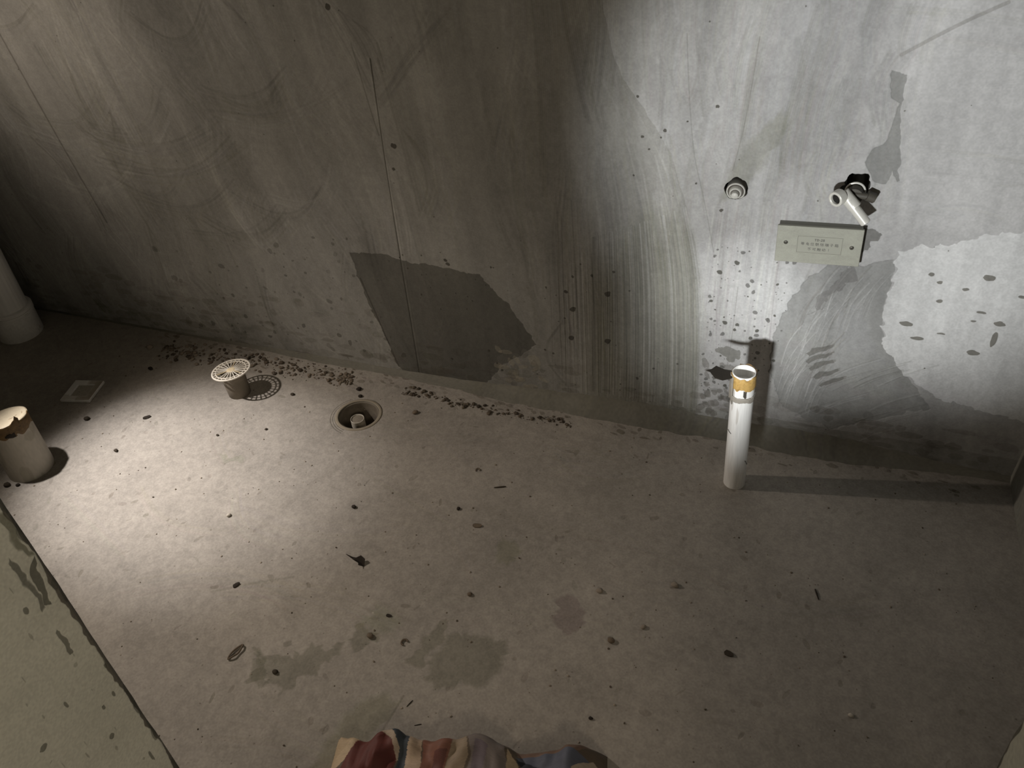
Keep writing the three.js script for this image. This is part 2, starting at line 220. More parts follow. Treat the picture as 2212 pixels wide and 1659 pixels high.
function tunnel(loop, d0, d1) { const pos = [], idx = [], n = loop.length; for (let i = 0; i <= n; i++) { const [x, y] = loop[i % n]; pos.push(x, y, d0, x, y, d1); } for (let i = 0; i < n; i++) { const a = i * 2; idx.push(a, a + 1, a + 2, a + 1, a + 3, a + 2); } const g = new THREE.BufferGeometry(); g.setAttribute('position', new THREE.Float32BufferAttribute(pos, 3)); g.setIndex(idx); g.computeVertexNormals(); g.setAttribute('uv', new THREE.Float32BufferAttribute(new Float32Array(pos.length / 3 * 2), 2)); return bare(g); }
{
  const rA = [XL, XM, -0.02, WH], rB = [XM, XR, -0.02, WH];
  const a = bare(fitUV(new THREE.ShapeGeometry(rectShape(...rA)), rA, true));
  const b = bare(fitUV(new THREE.ShapeGeometry(rectShape(...rB, wallHoles)), rB, true));
  const rest = join([box(XL - 0.15, XR + 0.15, WH, TOP, -0.2, 0), box(XL - 0.15, XR + 0.15, -0.02, WH, -0.2, -0.07), ...wallHoles.map((h) => metreUV(tunnel(h, 0, -0.07)))]);
  struct('wall_back', mergeGeometries([a, b, rest], true), [...wallMats, concrete]);
}
// ---- floor: dusty screed
const F_DARK = [90, 84, 72];
function paintFloor(L) {
  const r = rngOf(23);
  for (let i = 0; i < 70; i++) { const x = lerp(-2.4, 0.56, r()), z = lerp(0, 1.45, r()); L.swipe(r, x, z, lerp(-0.3, 0.9, r()), lerp(0.1, 0.5, r()), lerp(0.03, 0.12, r()), lerp(-0.05, 0.05, r()), r() < 0.5 ? [190, 180, 168] : F_DARK, 0.035, 0.03); }
  // worn darker patches
  const dark = (pts, col, a, rough = 0.02, soft = 0) => L.poly(pts, col, a * 0.7, -0.08, rough, soft || 0.006);
  dark([[-0.9, 0.885], [-0.86, 0.9], [-0.81, 0.895], [-0.775, 0.86], [-0.73, 0.84], [-0.66, 0.83], [-0.655, 0.79], [-0.7, 0.79], [-0.7, 0.835], [-0.745, 0.93], [-0.77, 0.955], [-0.83, 0.945], [-0.85, 0.965], [-0.87, 0.945]], F_DARK, 0.5, 0.03);
  dark([[-0.885, 0.89], [-0.865, 0.885], [-0.82, 0.95], [-0.835, 0.965], [-0.86, 0.94]], F_DARK, 0.5, 0.02);
  dark([[-0.72, 0.76], [-0.66, 0.72], [-0.62, 0.74], [-0.64, 0.79], [-0.7, 0.8]], F_DARK, 0.25, 0.03, 0.03);
  dark([[-0.545, 0.73], [-0.53, 0.72], [-0.525, 0.76], [-0.54, 0.83], [-0.58, 0.84], [-0.56, 0.78]], F_DARK, 0.42, 0.02);
  dark([[-0.52, 0.75], [-0.46, 0.73], [-0.41, 0.73], [-0.385, 0.77], [-0.395, 0.81], [-0.44, 0.85], [-0.5, 0.87], [-0.53, 0.84]], [98, 92, 80], 0.55, 0.02, 0.012);
  dark([[-0.335, 0.61], [-0.31, 0.59], [-0.28, 0.61], [-0.26, 0.65], [-0.29, 0.68], [-0.32, 0.66]], [100, 96, 86], 0.5, 0.02);
  dark([[-0.63, 0.94], [-0.585, 0.91], [-0.55, 0.91], [-0.57, 1.0], [-0.58, 1.1], [-0.66, 1.1]], F_DARK, 0.35, 0.015, 0.02);
  dark([[-0.5, 0.49], [-0.46, 0.49], [-0.44, 0.54], [-0.49, 0.56]], F_DARK, 0.35, 0.02, 0.01);
  dark([[-1.3, 0.43], [-1.22, 0.42], [-1.2, 0.44], [-1.27, 0.45]], F_DARK, 0.25, 0.02, 0.01);
  L.line([[-0.55, 0.9], [-0.56, 1.0], [-0.575, 1.12]], F_DARK, 0.25, 0.004, -0.05);
  L.line([[-1.05, 0.8], [-0.98, 0.755], [-0.9, 0.715]], F_DARK, 0.14, 0.006, 0);
  L.line([[-0.95, 0.35], [-1.02, 0.5], [-1.05, 0.62]], F_DARK, 0.08, 0.02, 0);
  // ring scraped round the open drain
  for (let i = 0; i < 3; i++) { const p = []; for (let k = 0; k <= 14; k++) { const t = 1.8 + k / 14 * 2.2; p.push([-1.0 + Math.cos(t) * (0.066 + i * 0.006), 0.2 + Math.sin(t) * (0.062 + i * 0.006)]); } L.line(p, F_DARK, 0.4, 0.0025, -0.3); }
  // grain and grime
  for (let i = 0; i < 5200; i++) { const x = lerp(-2.3, 0.56, r()), z = lerp(0.0, 1.4, r()), k = 0.5 + 0.5 * fbm(x * 3 + 7, z * 3, 2) + (z < 0.1 ? 0.4 : 0); if (r() > k) continue; const s = lerp(0.0005, 0.0022, Math.pow(r(), 2)); L.dot(x, z, s, s * lerp(0.5, 1, r()), r() * 3, r() < 0.85 ? [70, 62, 52] : [205, 198, 188], lerp(0.12, 0.42, r()), 0.12); }
  for (let i = 0; i < 260; i++) { const x = lerp(-1.9, 0.5, r()), z = lerp(0.03, 1.2, r()); L.dot(x, z, lerp(0.004, 0.013, r()), lerp(0.002, 0.006, r()), r() * 3, F_DARK, lerp(0.08, 0.3, r()), -0.12); }
  for (let i = 0; i < 320; i++) { const x = lerp(-1.8, 0.5, r()), z = Math.pow(r(), 1.5) * 0.09; L.dot(x, z, lerp(0.003, 0.014, r()), lerp(0.002, 0.007, r()), r() * 0.4, [76, 68, 56], lerp(0.1, 0.45, r()), 0.15); }
}
const floorGrain = (x, z) => 1 + 0.1 * fbm(x * 2.4, z * 2.4, 3) + 0.055 * fbm(x * 14, z * 14, 3) + 0.04 * noise(x * 90, z * 90) + 0.05 * noise(x * 320, z * 320);
const floorRelief = (x, z) => 40 * fbm(x * 3, z * 3, 2) + 14 * fbm(x * 16, z * 16, 3) + 6 * noise(x * 110, z * 110) + 4 * noise(x * 300, z * 300);
const floorMats = [[XL, XM], [XM, XR]].map(([a, b]) => surface([a, b, 0, FZ], 2048, false, [155, 149, 141], paintFloor, floorGrain, floorRelief, 0.006, 0.95));
const HX = -1.005, HZ = 0.196, HR = 0.054;
{
  const rA = [XL, XM, 0, FZ], rB = [XM, XR, 0, FZ], hole = []; for (let i = 0; i < 56; i++) { const t = i / 56 * Math.PI * 2; hole.push([HX + Math.cos(t) * HR, HZ + Math.sin(t) * HR]); }
  const lay = (g) => tf(g, 0, 0, 0, Math.PI / 2);            // shape (x, z) laid flat
  const flat = (g) => { const q = bare(lay(g)), p = q.attributes.position, n = q.attributes.normal; for (let i = 0; i < p.count; i += 3) for (const k of ['position', 'uv']) { const t = q.attributes[k], s = t.itemSize; for (let c = 0; c < s; c++) { const a = t.array[(i + 1) * s + c]; t.array[(i + 1) * s + c] = t.array[(i + 2) * s + c]; t.array[(i + 2) * s + c] = a; } } for (let i = 0; i < n.count; i++) n.setXYZ(i, 0, 1, 0); return q; };
  const a = flat(fitUV(new THREE.ShapeGeometry(rectShape(...rA, [hole])), rA, false));
  const b = flat(fitUV(new THREE.ShapeGeometry(rectShape(...rB)), rB, false));
  const rest = join([box(XL - 0.15, XR + 0.15, -0.3, -0.11, -0.2, FZ), box(XL - 0.6, XR + 0.9, -0.3, 0, FZ, 3.4), metreUV(lay(tunnel(hole, 0, 0.11)))]);
  struct('floor', mergeGeometries([a, b, rest], true), [...floorMats, concrete]);
}
// ---- side walls, ceiling and the wall with the doorway
struct('wall_left', box(XL - 0.15, XL, -0.02, TOP, -0.2, ZB), concrete);
struct('wall_right', box(XR, XR + 0.15, -0.02, TOP, -0.2, ZB), concrete);
struct('ceiling', join([box(XL - 0.15, XR + 0.15, TOP, TOP + 0.15, -0.2, ZB), box(XL - 0.6, XR + 0.9, TOP, TOP + 0.15, ZB, 3.4)]), concrete);
const JL = -0.672, JR = 0.186;
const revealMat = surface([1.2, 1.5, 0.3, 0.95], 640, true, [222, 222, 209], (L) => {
  const r = rngOf(31), D = [88, 88, 78];
  L.poly([[1.258, 0.87], [1.264, 0.875], [1.268, 0.84], [1.266, 0.805], [1.261, 0.8], [1.26, 0.84]], D, 0.55, -0.2, 0.006, 0.004);
  L.poly([[1.262, 0.8], [1.272, 0.795], [1.275, 0.75], [1.271, 0.738], [1.264, 0.765]], D, 0.7, -0.2, 0.006);
  L.poly([[1.28, 0.825], [1.285, 0.82], [1.283, 0.78], [1.281, 0.742], [1.275, 0.745], [1.277, 0.79]], D, 0.6, -0.2, 0.006, 0.003);
  L.poly([[1.281, 0.71], [1.284, 0.705], [1.284, 0.665], [1.28, 0.662], [1.279, 0.69]], D, 0.6, -0.2, 0.005);
  { const p = []; for (let y = 0.28; y <= 0.97; y += 0.03) p.push([1.2595 + 0.003 * noise(y * 30, 2), y]); L.poly([...p, [1.2, 0.97], [1.2, 0.28]], [84, 80, 68], 0.75, -0.1, 0.004, 0.003); }  // edge strip darkened in colour for shade on the arris turned from light
  for (const [z, y, a, b] of [[1.318, 0.617, 2, 6], [1.256, 0.53, 2, 14], [1.255, 0.505, 2, 12], [1.362, 0.602, 5, 4], [1.275, 0.418, 2, 11], [1.299, 0.514, 4, 5], [1.26, 0.604, 2, 4], [1.295, 0.762, 3, 5], [1.27, 0.56, 2, 5], [1.288, 0.56, 2, 4]]) L.dot(z, y, a / 1000, b / 1000, 0, D, 0.6, -0.1);
  for (let i = 0; i < 60; i++) L.dot(lerp(1.25, 1.45, r()), lerp(0.32, 0.93, r()), lerp(0.0005, 0.004, Math.pow(r(), 3)), lerp(0.001, 0.006, r()), 0, D, 0.25, 0.1);
  for (let i = 0; i < 16; i++) L.dot(1.253 + 0.004 * r(), lerp(0.3, 0.93, r()), 0.004, lerp(0.006, 0.02, r()), 0, D, 0.5, -0.3);
}, (x, y) => 1 + 0.05 * fbm(x * 9, y * 9) + 0.04 * noise(x * 420, y * 420), (x, y) => 14 * fbm(x * 20, y * 20) + 8 * noise(x * 250, y * 250), 0.003, 0.9);
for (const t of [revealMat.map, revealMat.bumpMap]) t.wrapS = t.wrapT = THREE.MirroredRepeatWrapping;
function pier(x0, x1, roundAt) {          // wall piece in plan with worn, rounded arrises beside the doorway
  const s = new THREE.Shape(), c = 0.009, pts = [], corner = (x, z, sx, sz) => { for (let k = 0; k <= 5; k++) { const t = k / 5 * Math.PI / 2; pts.push([x + sx * c * (1 - Math.cos(t)), z + sz * c * (1 - Math.sin(t))]); } };
  if (roundAt === 'right') { pts.push([x0, ZB], [x0, ZF]); corner(x1, ZF, -1, 1); pts.splice(2, 6, ...pts.slice(2, 8).reverse()); corner(x1, ZB, -1, -1); } else { corner(x0, ZB, 1, -1); pts.reverse(); pts.reverse(); const k = []; for (let i = 0; i <= 5; i++) { const t = i / 5 * Math.PI / 2; k.push([x0 + c * (1 - Math.cos(t)), ZF + c * (1 - Math.sin(t))]); } pts.splice(0, 6, ...pts.slice(0, 6).reverse(), ...k); pts.push([x1, ZF], [x1, ZB]); }
  s.setFromPoints(pts.map(([x, z]) => new THREE.Vector2(x, z)));
  const N = 90, src = new THREE.ExtrudeGeometry(s, { depth: TOP, bevelEnabled: false, steps: N });
  const g = bare(tf(src, 0, 0, 0, Math.PI / 2)); g.translate(0, TOP, 0);
  const p = g.attributes.position; for (let i = 0; i < p.count; i++) { const x = p.getX(i), y = p.getY(i), z = p.getZ(i), e = roundAt === 'right' ? x1 : x0; if (Math.abs(x - e) < 0.02 && Math.abs(z - ZF) < 0.02) { const q = 0.0035 * fbm(y * 30 + e, y * 3, 3) - 0.001; p.setX(i, x + (roundAt === 'right' ? q : -q)); } }
  g.computeVertexNormals();
  const uv = g.attributes.uv; for (let i = 0; i < p.count; i++) { uv.setXY(i, (p.getZ(i) + 0.4 * Math.abs(p.getX(i) - (roundAt === 'right' ? x1 : x0)) - 1.2) / 0.3, (p.getY(i) - 0.3) / 0.65); }
  return g;
}
{
  const lintel = box(JL, JR, 2.1, TOP, ZF, ZB); const uv = lintel.attributes.uv; for (let i = 0; i < uv.count; i++) uv.setXY(i, uv.getX(i) * 3, uv.getY(i) * 1.5);
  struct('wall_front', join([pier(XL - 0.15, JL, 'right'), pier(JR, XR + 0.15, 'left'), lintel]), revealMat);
}
// ---- mortar fillet where the wall meets the floor
{
  const N = 260, M = 7, pos = [], idx = [], uv = [], width = (x) => { const k = [[-2.45, 0.008], [-1.67, 0.008], [-1.39, 0.016], [-1.2, 0.026], [-0.95, 0.026], [-0.63, 0.054], [-0.25, 0.056], [-0.11, 0.046], [0, 0.055], [0.24, 0.047], [0.49, 0.016], [0.57, 0.012]]; for (let i = 1; i < k.length; i++) if (x <= k[i][0]) return lerp(k[i - 1][1], k[i][1], (x - k[i - 1][0]) / (k[i][0] - k[i - 1][0])); return 0.012; };
  for (let i = 0; i <= N; i++) { const x = lerp(XL, XR, i / N), w = width(x) * (1 + 0.22 * fbm(x * 12, 3, 3) + 0.05 * noise(x * 60, 5)) + 0.002, h = w * lerp(0.35, 0.75, sstep(-0.8, -0.3, x));
    for (let j = 0; j <= M; j++) { const t = j / M * Math.PI / 2, z = w * (1 - Math.sin(t)) + (j && j < M ? 0.0016 * fbm(x * 50, j * 2.1, 2) : 0), y = h * (1 - Math.cos(t)); pos.push(x, j === 0 ? -0.002 : y, j === M ? -0.002 : z); uv.push(x, j * 0.01); } }
  for (let i = 0; i < N; i++) for (let j = 0; j < M; j++) { const a = i * (M + 1) + j, b = a + M + 1; idx.push(a, b, a + 1, b, b + 1, a + 1); }
  const g = new THREE.BufferGeometry(); g.setAttribute('position', new THREE.Float32BufferAttribute(pos, 3)); g.setAttribute('uv', new THREE.Float32BufferAttribute(uv, 2)); g.setIndex(idx); g.computeVertexNormals();
  const m = concrete.clone(); m.color.set(0xd6d5d1);
  struct('trim_1', g, m);
}

// ---------------------------------------------------------------- materials of the things
function mottled(seed, base, fn, rough, size = 256) { const L = new Layer([0, 1, 0, 1], size, 'colour', true); L.base(base); fn(L, rngOf(seed)); L.grain((x, y) => 1 + 0.05 * fbm(x * 9, y * 9) + 0.03 * noise(x * 90, y * 90)); const t = new THREE.CanvasTexture(L.canvas); t.colorSpace = THREE.SRGBColorSpace; t.magFilter = THREE.LinearFilter; t.wrapS = THREE.RepeatWrapping; return new THREE.MeshStandardMaterial({ map: t, roughness: rough }); }
const pvc = mottled(1, [238, 237, 234], (L, r) => { for (let i = 0; i < 40; i++) L.dot(r(), r(), 0.004 + 0.02 * r(), 0.003 + 0.012 * r(), 0, [150, 142, 128], 0.3); for (let i = 0; i < 50; i++) L.dot(r(), 0.12 * r() * r(), 0.05, 0.02, 0, [140, 128, 110], 0.25); L.line([[0.05, 0.36], [0.2, 0.35], [0.4, 0.365], [0.5, 0.36]], [110, 104, 94], 0.5, 0.01); L.line([[0.02, 0.6], [0.18, 0.59], [0.3, 0.6]], [120, 114, 104], 0.4, 0.012); }, 0.42, 512);
const pvcGrey = mottled(2, [178, 172, 160], (L, r) => { for (let i = 0; i < 60; i++) L.dot(r(), r(), 0.01 + 0.04 * r(), 0.01 + 0.02 * r(), 0, [118, 108, 94], 0.25); }, 0.6);
const dustyPipe = mottled(3, [120, 112, 100], (L, r) => { for (let i = 0; i < 80; i++) L.dot(r(), r(), 0.02 + 0.05 * r(), 0.01 + 0.02 * r(), 0, r() < 0.5 ? [90, 82, 72] : [150, 140, 128], 0.25); }, 0.85);
const tapeYellow = mottled(4, [184, 150, 88], (L, r) => { for (let i = 0; i < 30; i++) L.dot(r(), r(), 0.02 + 0.08 * r(), 0.02 + 0.06 * r(), r() * 3, r() < 0.5 ? [138, 104, 56] : [204, 176, 118], 0.3); }, 0.55);
const tapeBrown = mottled(6, [104, 80, 46], (L, r) => { for (let i = 0; i < 40; i++) L.dot(r(), r(), 0.02 + 0.06 * r(), 0.02 + 0.1 * r(), r() * 3, r() < 0.6 ? [72, 56, 34] : [136, 110, 70], 0.35); }, 0.6);
const film = std(0x9a948a, 0.5, { side: THREE.DoubleSide });
const creamCover = mottled(7, [186, 174, 150], (L, r) => { for (let i = 0; i < 14; i++) L.dot(r(), r(), 0.01 + 0.03 * r(), 0.006 + 0.02 * r(), r() * 3, [120, 100, 74], 0.45); }, 0.6);
const leafBrown = std(0x2e2820, 0.8, { side: THREE.DoubleSide });
const boxBeige = mottled(8, [156, 156, 144], () => {}, 0.6), boxGrey = std(0x8c8c84, 0.7), steel = std(0x8a8880, 0.35, { metalness: 0.8 });
const screwMetal = std(0x5c5a52, 0.55, { metalness: 0.5 });
const fitting = std(0xd6d4cc, 0.3, { metalness: 0.15 }), fittingDark = std(0x4a463e, 0.6), boreDark = std(0x171512, 0.9), plugWhite = std(0xbcbab2, 0.5), plugDark = std(0x4c4640, 0.7);

// a ragged band wrapped round a pipe of radius r between heights y0 and y1, over angles a0..a1
function band(r, y0, y1, a0, a1, ragTop, ragLow, seed, lift = 0.001) {
  const N = 72, M = 5, pos = [], uv = [], idx = [];
  for (const side of [0, 1]) for (let i = 0; i <= N; i++) { const a = lerp(a0, a1, i / N), top = y1 + ragTop * fbm(a * 3 + seed, seed, 3), low = y0 + ragLow * fbm(a * 2.6 + seed + 30, seed, 3); for (let j = 0; j <= M; j++) { const y = lerp(low, top, j / M), rr = r + (side ? 0.0002 : lift + 0.0009 * fbm(a * 5 + seed, j * 0.9, 2)); pos.push(Math.sin(a) * rr, y, Math.cos(a) * rr); uv.push(i / N * 2, j / M); } }
  const S = (N + 1) * (M + 1), q = (a, b, c, d, f) => f ? idx.push(a, c, b, b, c, d) : idx.push(a, b, c, b, d, c);
  for (let i = 0; i < N; i++) for (let j = 0; j < M; j++) { const a = i * (M + 1) + j, b = a + M + 1; q(a, b, a + 1, b + 1, false); q(S + a, S + b, S + a + 1, S + b + 1, true); }
  for (let i = 0; i < N; i++) for (const j of [0, M]) { const a = i * (M + 1) + j, b = a + M + 1; q(a, b, S + a, S + b, j === 0); }
  const g = new THREE.BufferGeometry(); g.setAttribute('position', new THREE.Float32BufferAttribute(pos, 3)); g.setAttribute('uv', new THREE.Float32BufferAttribute(uv, 2)); g.setIndex(idx); g.computeVertexNormals(); return g;
}
// a thin curled sheet from an outline: points (x, y), height function
function sheet(outline, thick, lift) {
  const g = bare(new THREE.ExtrudeGeometry(new THREE.Shape(outline.map((p) => new THREE.Vector2(...p))), { depth: thick, bevelEnabled: false, curveSegments: 4 }));
  const p = g.attributes.position; for (let i = 0; i < p.count; i++) p.setZ(i, p.getZ(i) + lift(p.getX(i), p.getY(i))); g.computeVertexNormals(); return g;
}

// ---------------------------------------------------------------- tall white pipe on the right
{
  const t = thing('waste_pipe', 'tall slim white waste pipe before the lit wall, yellow tape round its open top', 'pipe', [-0.03, 0, 0.176]);
  t.rotation.z = 0.043;
  part('tube', join([tubeShell(0.0245, 0.0022, -0.01, 0.329), tf(lathe([[0.0001, 0.30], [0.0221, 0.30]]), 0, 0, 0)]), pvc, t);
  part('tape', band(0.0246, 0.296, 0.325, -1.5, 1.9, 0.006, 0.008, 2, 0.0014), tapeYellow, t, 'yellow adhesive tape with torn edges');
  part('plastic_wrap', band(0.0247, 0.258, 0.324, -2.9, -0.75, 0.004, 0.012, 9, 0.0032), film, t, 'grey wrinkled plastic film');
  part('plastic_wrap', band(0.0247, 0.262, 0.274, -0.9, 1.7, 0.003, 0.004, 14, 0.002), film, t, 'grey rolled edge of plastic film');
  part('tape', band(0.0247, 0.302, 0.331, 1.5, 3.6, 0.005, 0.006, 5, 0.0012), tapeBrown, t, 'browned end of the tape');
  const f = sheet([[0, -0.011], [-0.018, -0.016], [-0.034, -0.013], [-0.046, -0.001], [-0.055, 0.001], [-0.044, 0.006], [-0.036, 0.016], [-0.018, 0.010], [0, 0.007]].map(([x, y]) => [x, y * 1.5]), 0.0012, (x, y) => 0.002 * Math.sin(x * 70));
  const fm = part('tape_flap', f, leafBrown, t, 'stiff dark brown flap of tape sticking out sideways'); fm.position.set(-0.0235, 0.322, 0.004); fm.rotation.set(-1.6, 0, 0.04);
  part('smear', band(0.0246, 0.281, 0.297, 0.15, 0.42, 0.006, 0.01, 21, 0.0007), fittingDark, t);
  for (const [y, a] of [[0.172, -1.1], [0.088, 0.9]]) { const c = new THREE.CatmullRomCurve3([0, 1, 2, 3, 4].map((k) => new THREE.Vector3(Math.sin(a + k * 0.12) * 0.0255, y - k * 0.005 * (a > 0 ? 1 : 0.2), Math.cos(a + k * 0.12) * 0.0255))); part('scratch', new THREE.TubeGeometry(c, 12, 0.0007, 5), fittingDark, t); }
}
// ---------------------------------------------------------------- covered wide pipe at the left edge
{
  const t = thing('drain_pipe', 'short wide white pipe with a cream cover and brown tape at the left edge', 'pipe', [-1.738, 0, 0.602]);
  t.rotation.set(-0.1, 0, 0.16);
  part('tube', tubeShell(0.055, 0.0032, -0.015, 0.15), pvcGrey, t);
  part('cover', lathe([[0.0001, 0.1525], [0.03, 0.1522], [0.05, 0.1515], [0.0562, 0.1505], [0.0566, 0.147], [0.0552, 0.1465], [0.0001, 0.146]]), creamCover, t, 'cream disc closing the pipe');
  part('tape', band(0.0553, 0.122, 0.149, -3.2, 1.2, 0.004, 0.008, 4, 0.0016), tapeBrown, t, 'brown adhesive tape, torn along its lower edge');
  part('tape', band(0.0553, 0.118, 0.150, 1.0, 2.3, 0.01, 0.012, 12, 0.0022), tapeBrown, t, 'yellowish loose tape end');
  const f = part('tape_flap', sheet([[-0.008, 0], [0.012, 0.002], [0.014, 0.016], [0.008, 0.024], [0.002, 0.012]], 0.0008, (x, y) => 0.1 * x), tapeBrown, t); f.position.set(0.05, 0.142, 0.012); f.rotation.y = 0.9;
  part('stain', band(0.0552, 0.118, 0.132, 0.75, 1.15, 0.006, 0.006, 33, 0.0026), leafBrown, t);
}
// ---------------------------------------------------------------- soil stack in the dark corner
{
  const t = thing('soil_stack', 'upright grey-white soil stack rising from the floor in the dark left corner', 'pipe', [-2.228, 0, 0.125]);
  part('tube', tubeShell(0.055, 0.0035, 0, TOP), pvc, t);
  part('socket', lathe([[0.0552, 0.0], [0.064, 0.0], [0.064, 0.075], [0.066, 0.078], [0.066, 0.094], [0.0635, 0.098], [0.0552, 0.099]]), pvc, t);
}
// ---------------------------------------------------------------- square drain in the dark corner
{
  const t = thing('square_drain', 'low square floor drain plate beside the dark corner, behind the covered pipe', 'drain', [-1.818, 0, 0.318]); t.rotation.y = 0.22;
  const s = rectShape(-0.042, 0.042, -0.042, 0.042, [[[-0.026, -0.026], [-0.026, 0.026], [0.026, 0.026], [0.026, -0.026]]]);
  part('frame', tf(new THREE.ExtrudeGeometry(s, { depth: 0.006, bevelEnabled: true, bevelSize: 0.0015, bevelThickness: 0.0015, bevelSegments: 2 }), 0, 0.0075, 0, Math.PI / 2), pvc, t);
  part('plate', tf(new RoundedBoxGeometry(0.051, 0.005, 0.051, 2, 0.001), 0, 0.0022, 0), pvcGrey, t);
}
// ---------------------------------------------------------------- round grate on its pipe stub
{
  const t = thing('round_floor_drain', 'round white slotted drain grate standing above the floor on a short pipe stub', 'drain', [-1.374, 0, 0.2]);
  t.rotation.z = 0.1; t.rotation.x = -0.05;
  part('stub', lathe([[0.0001, 0.056], [0.0285, 0.056], [0.0295, 0.074], [0.0315, 0.075], [0.0318, 0.06], [0.031, 0.03], [0.0295, -0.012], [0.0001, -0.012]]), dustyPipe, t, 'dusty pipe stub');
  const g = new THREE.Group(); g.name = 'grate'; g.position.y = 0.075; t.add(g);
  const ring = (ro, ri, h) => lathe([[ri, 0], [ro, 0], [ro, h * 0.6], [ro - 0.0008, h], [ri + 0.0006, h], [ri, h * 0.6], [ri, 0]], 72);
  const white = std(0xe6e0d4, 0.45), cream = mottled(9, [226, 210, 178], (L, r) => { for (let i = 0; i < 30; i++) L.dot(r(), r(), 0.05, 0.03, r() * 3, [176, 150, 104], 0.3); }, 0.6);
  part('rim', ring(0.0535, 0.0488, 0.0034), white, g); part('inner_ring', ring(0.0425, 0.0398, 0.0032), white, g);
  part('hub', lathe([[0.0001, 0], [0.0125, 0], [0.0125, 0.002], [0.009, 0.0038], [0.003, 0.0042], [0.0001, 0.003]], 32), cream, g, 'stained cream hub');
  const bar = tf(bare(new RoundedBoxGeometry(0.0022, 0.0028, 0.0295, 1, 0.0005)), 0, 0.0016, 0.0258), tie = tf(bare(new RoundedBoxGeometry(0.0026, 0.0028, 0.0078, 1, 0.0005)), 0, 0.0016, 0.0456);
  for (let i = 0; i < 24; i++) { const a = i / 24 * Math.PI * 2 + 0.06; if (i !== 22) part('spoke', bar, i % 8 === 5 ? cream : white, g).rotation.y = a; part('tie', tie, white, g).rotation.y = a; }
}
// ---------------------------------------------------------------- open drain hole
{
  const t = thing('open_drain', 'open round drain hole in the floor with a small capped pipe standing in it', 'drain', [HX, 0, HZ]);
  part('sleeve', lathe([[HR - 0.0035, -0.11], [HR - 0.0002, -0.11], [HR - 0.0002, -0.003], [HR - 0.001, -0.0015], [HR - 0.0035, -0.003], [HR - 0.0035, -0.11]]), dustyPipe, t);
  part('collar', lathe([[HR + 0.0002, -0.004], [HR + 0.009, -0.004], [HR + 0.0095, 0.0002], [HR + 0.006, 0.0012], [HR + 0.003, 0.0014], [HR + 0.0002, 0.0008], [HR + 0.0002, -0.004]], 64), (() => { const m = dustyPipe.clone(); m.color.set(0xffffff); m.map = pvcGrey.map; m.color.set(0xc9c3ba); return m; })(), t, 'mortar rim');
  const i = part('inner_pipe', lathe([[0.0001, -0.021], [0.0165, -0.021], [0.0165, -0.018], [0.0182, -0.018], [0.0185, -0.02], [0.0185, -0.11], [0.0001, -0.11]]), pvcGrey, t); i.position.set(-0.003, 0.009, 0.006);
  const c = part('cap', lathe([[0.0001, 0.0004], [0.0163, 0.0004], [0.0163, -0.002], [0.0001, -0.002]]), dustyPipe, i, 'grey cap');
  c.position.set(0, -0.0205, 0);
}
// ---------------------------------------------------------------- capped water outlet in the wall
{
  const t = thing('pipe_plug', 'ribbed round plug of a water outlet sunk in the pale wall, left of the valve', 'plug', [-0.1195, 0.648, -0.068]);
  const prof = (list) => tf(lathe(list, 40), 0, 0, 0, Math.PI / 2);
  part('socket', prof([[0.0001, 0], [0.0195, 0], [0.0195, 0.064], [0.0185, 0.067], [0.0165, 0.067], [0.0155, 0.064], [0.0155, 0.058], [0.0001, 0.058]]), plugWhite, t);
  part('plug', prof([[0.0001, 0.05], [0.0148, 0.05], [0.0148, 0.06], [0.0135, 0.06], [0.0128, 0.07], [0.0115, 0.0745], [0.009, 0.0745], [0.0085, 0.068], [0.0078, 0.068], [0.0072, 0.081], [0.006, 0.084], [0.0001, 0.0845]]), plugWhite, t);
  part('groove_ring', tf(new THREE.TorusGeometry(0.0138, 0.0016, 10, 40), 0, 0, 0.0645), plugDark, t, 'dark ring in the groove');  // dark rings laid into the grooves of the plug
  part('groove_ring', tf(new THREE.TorusGeometry(0.0079, 0.0013, 10, 40), 0, 0, 0.0735), plugDark, t, 'dark ring in the groove');
  t.rotation.set(0.06, 0, 0);
}
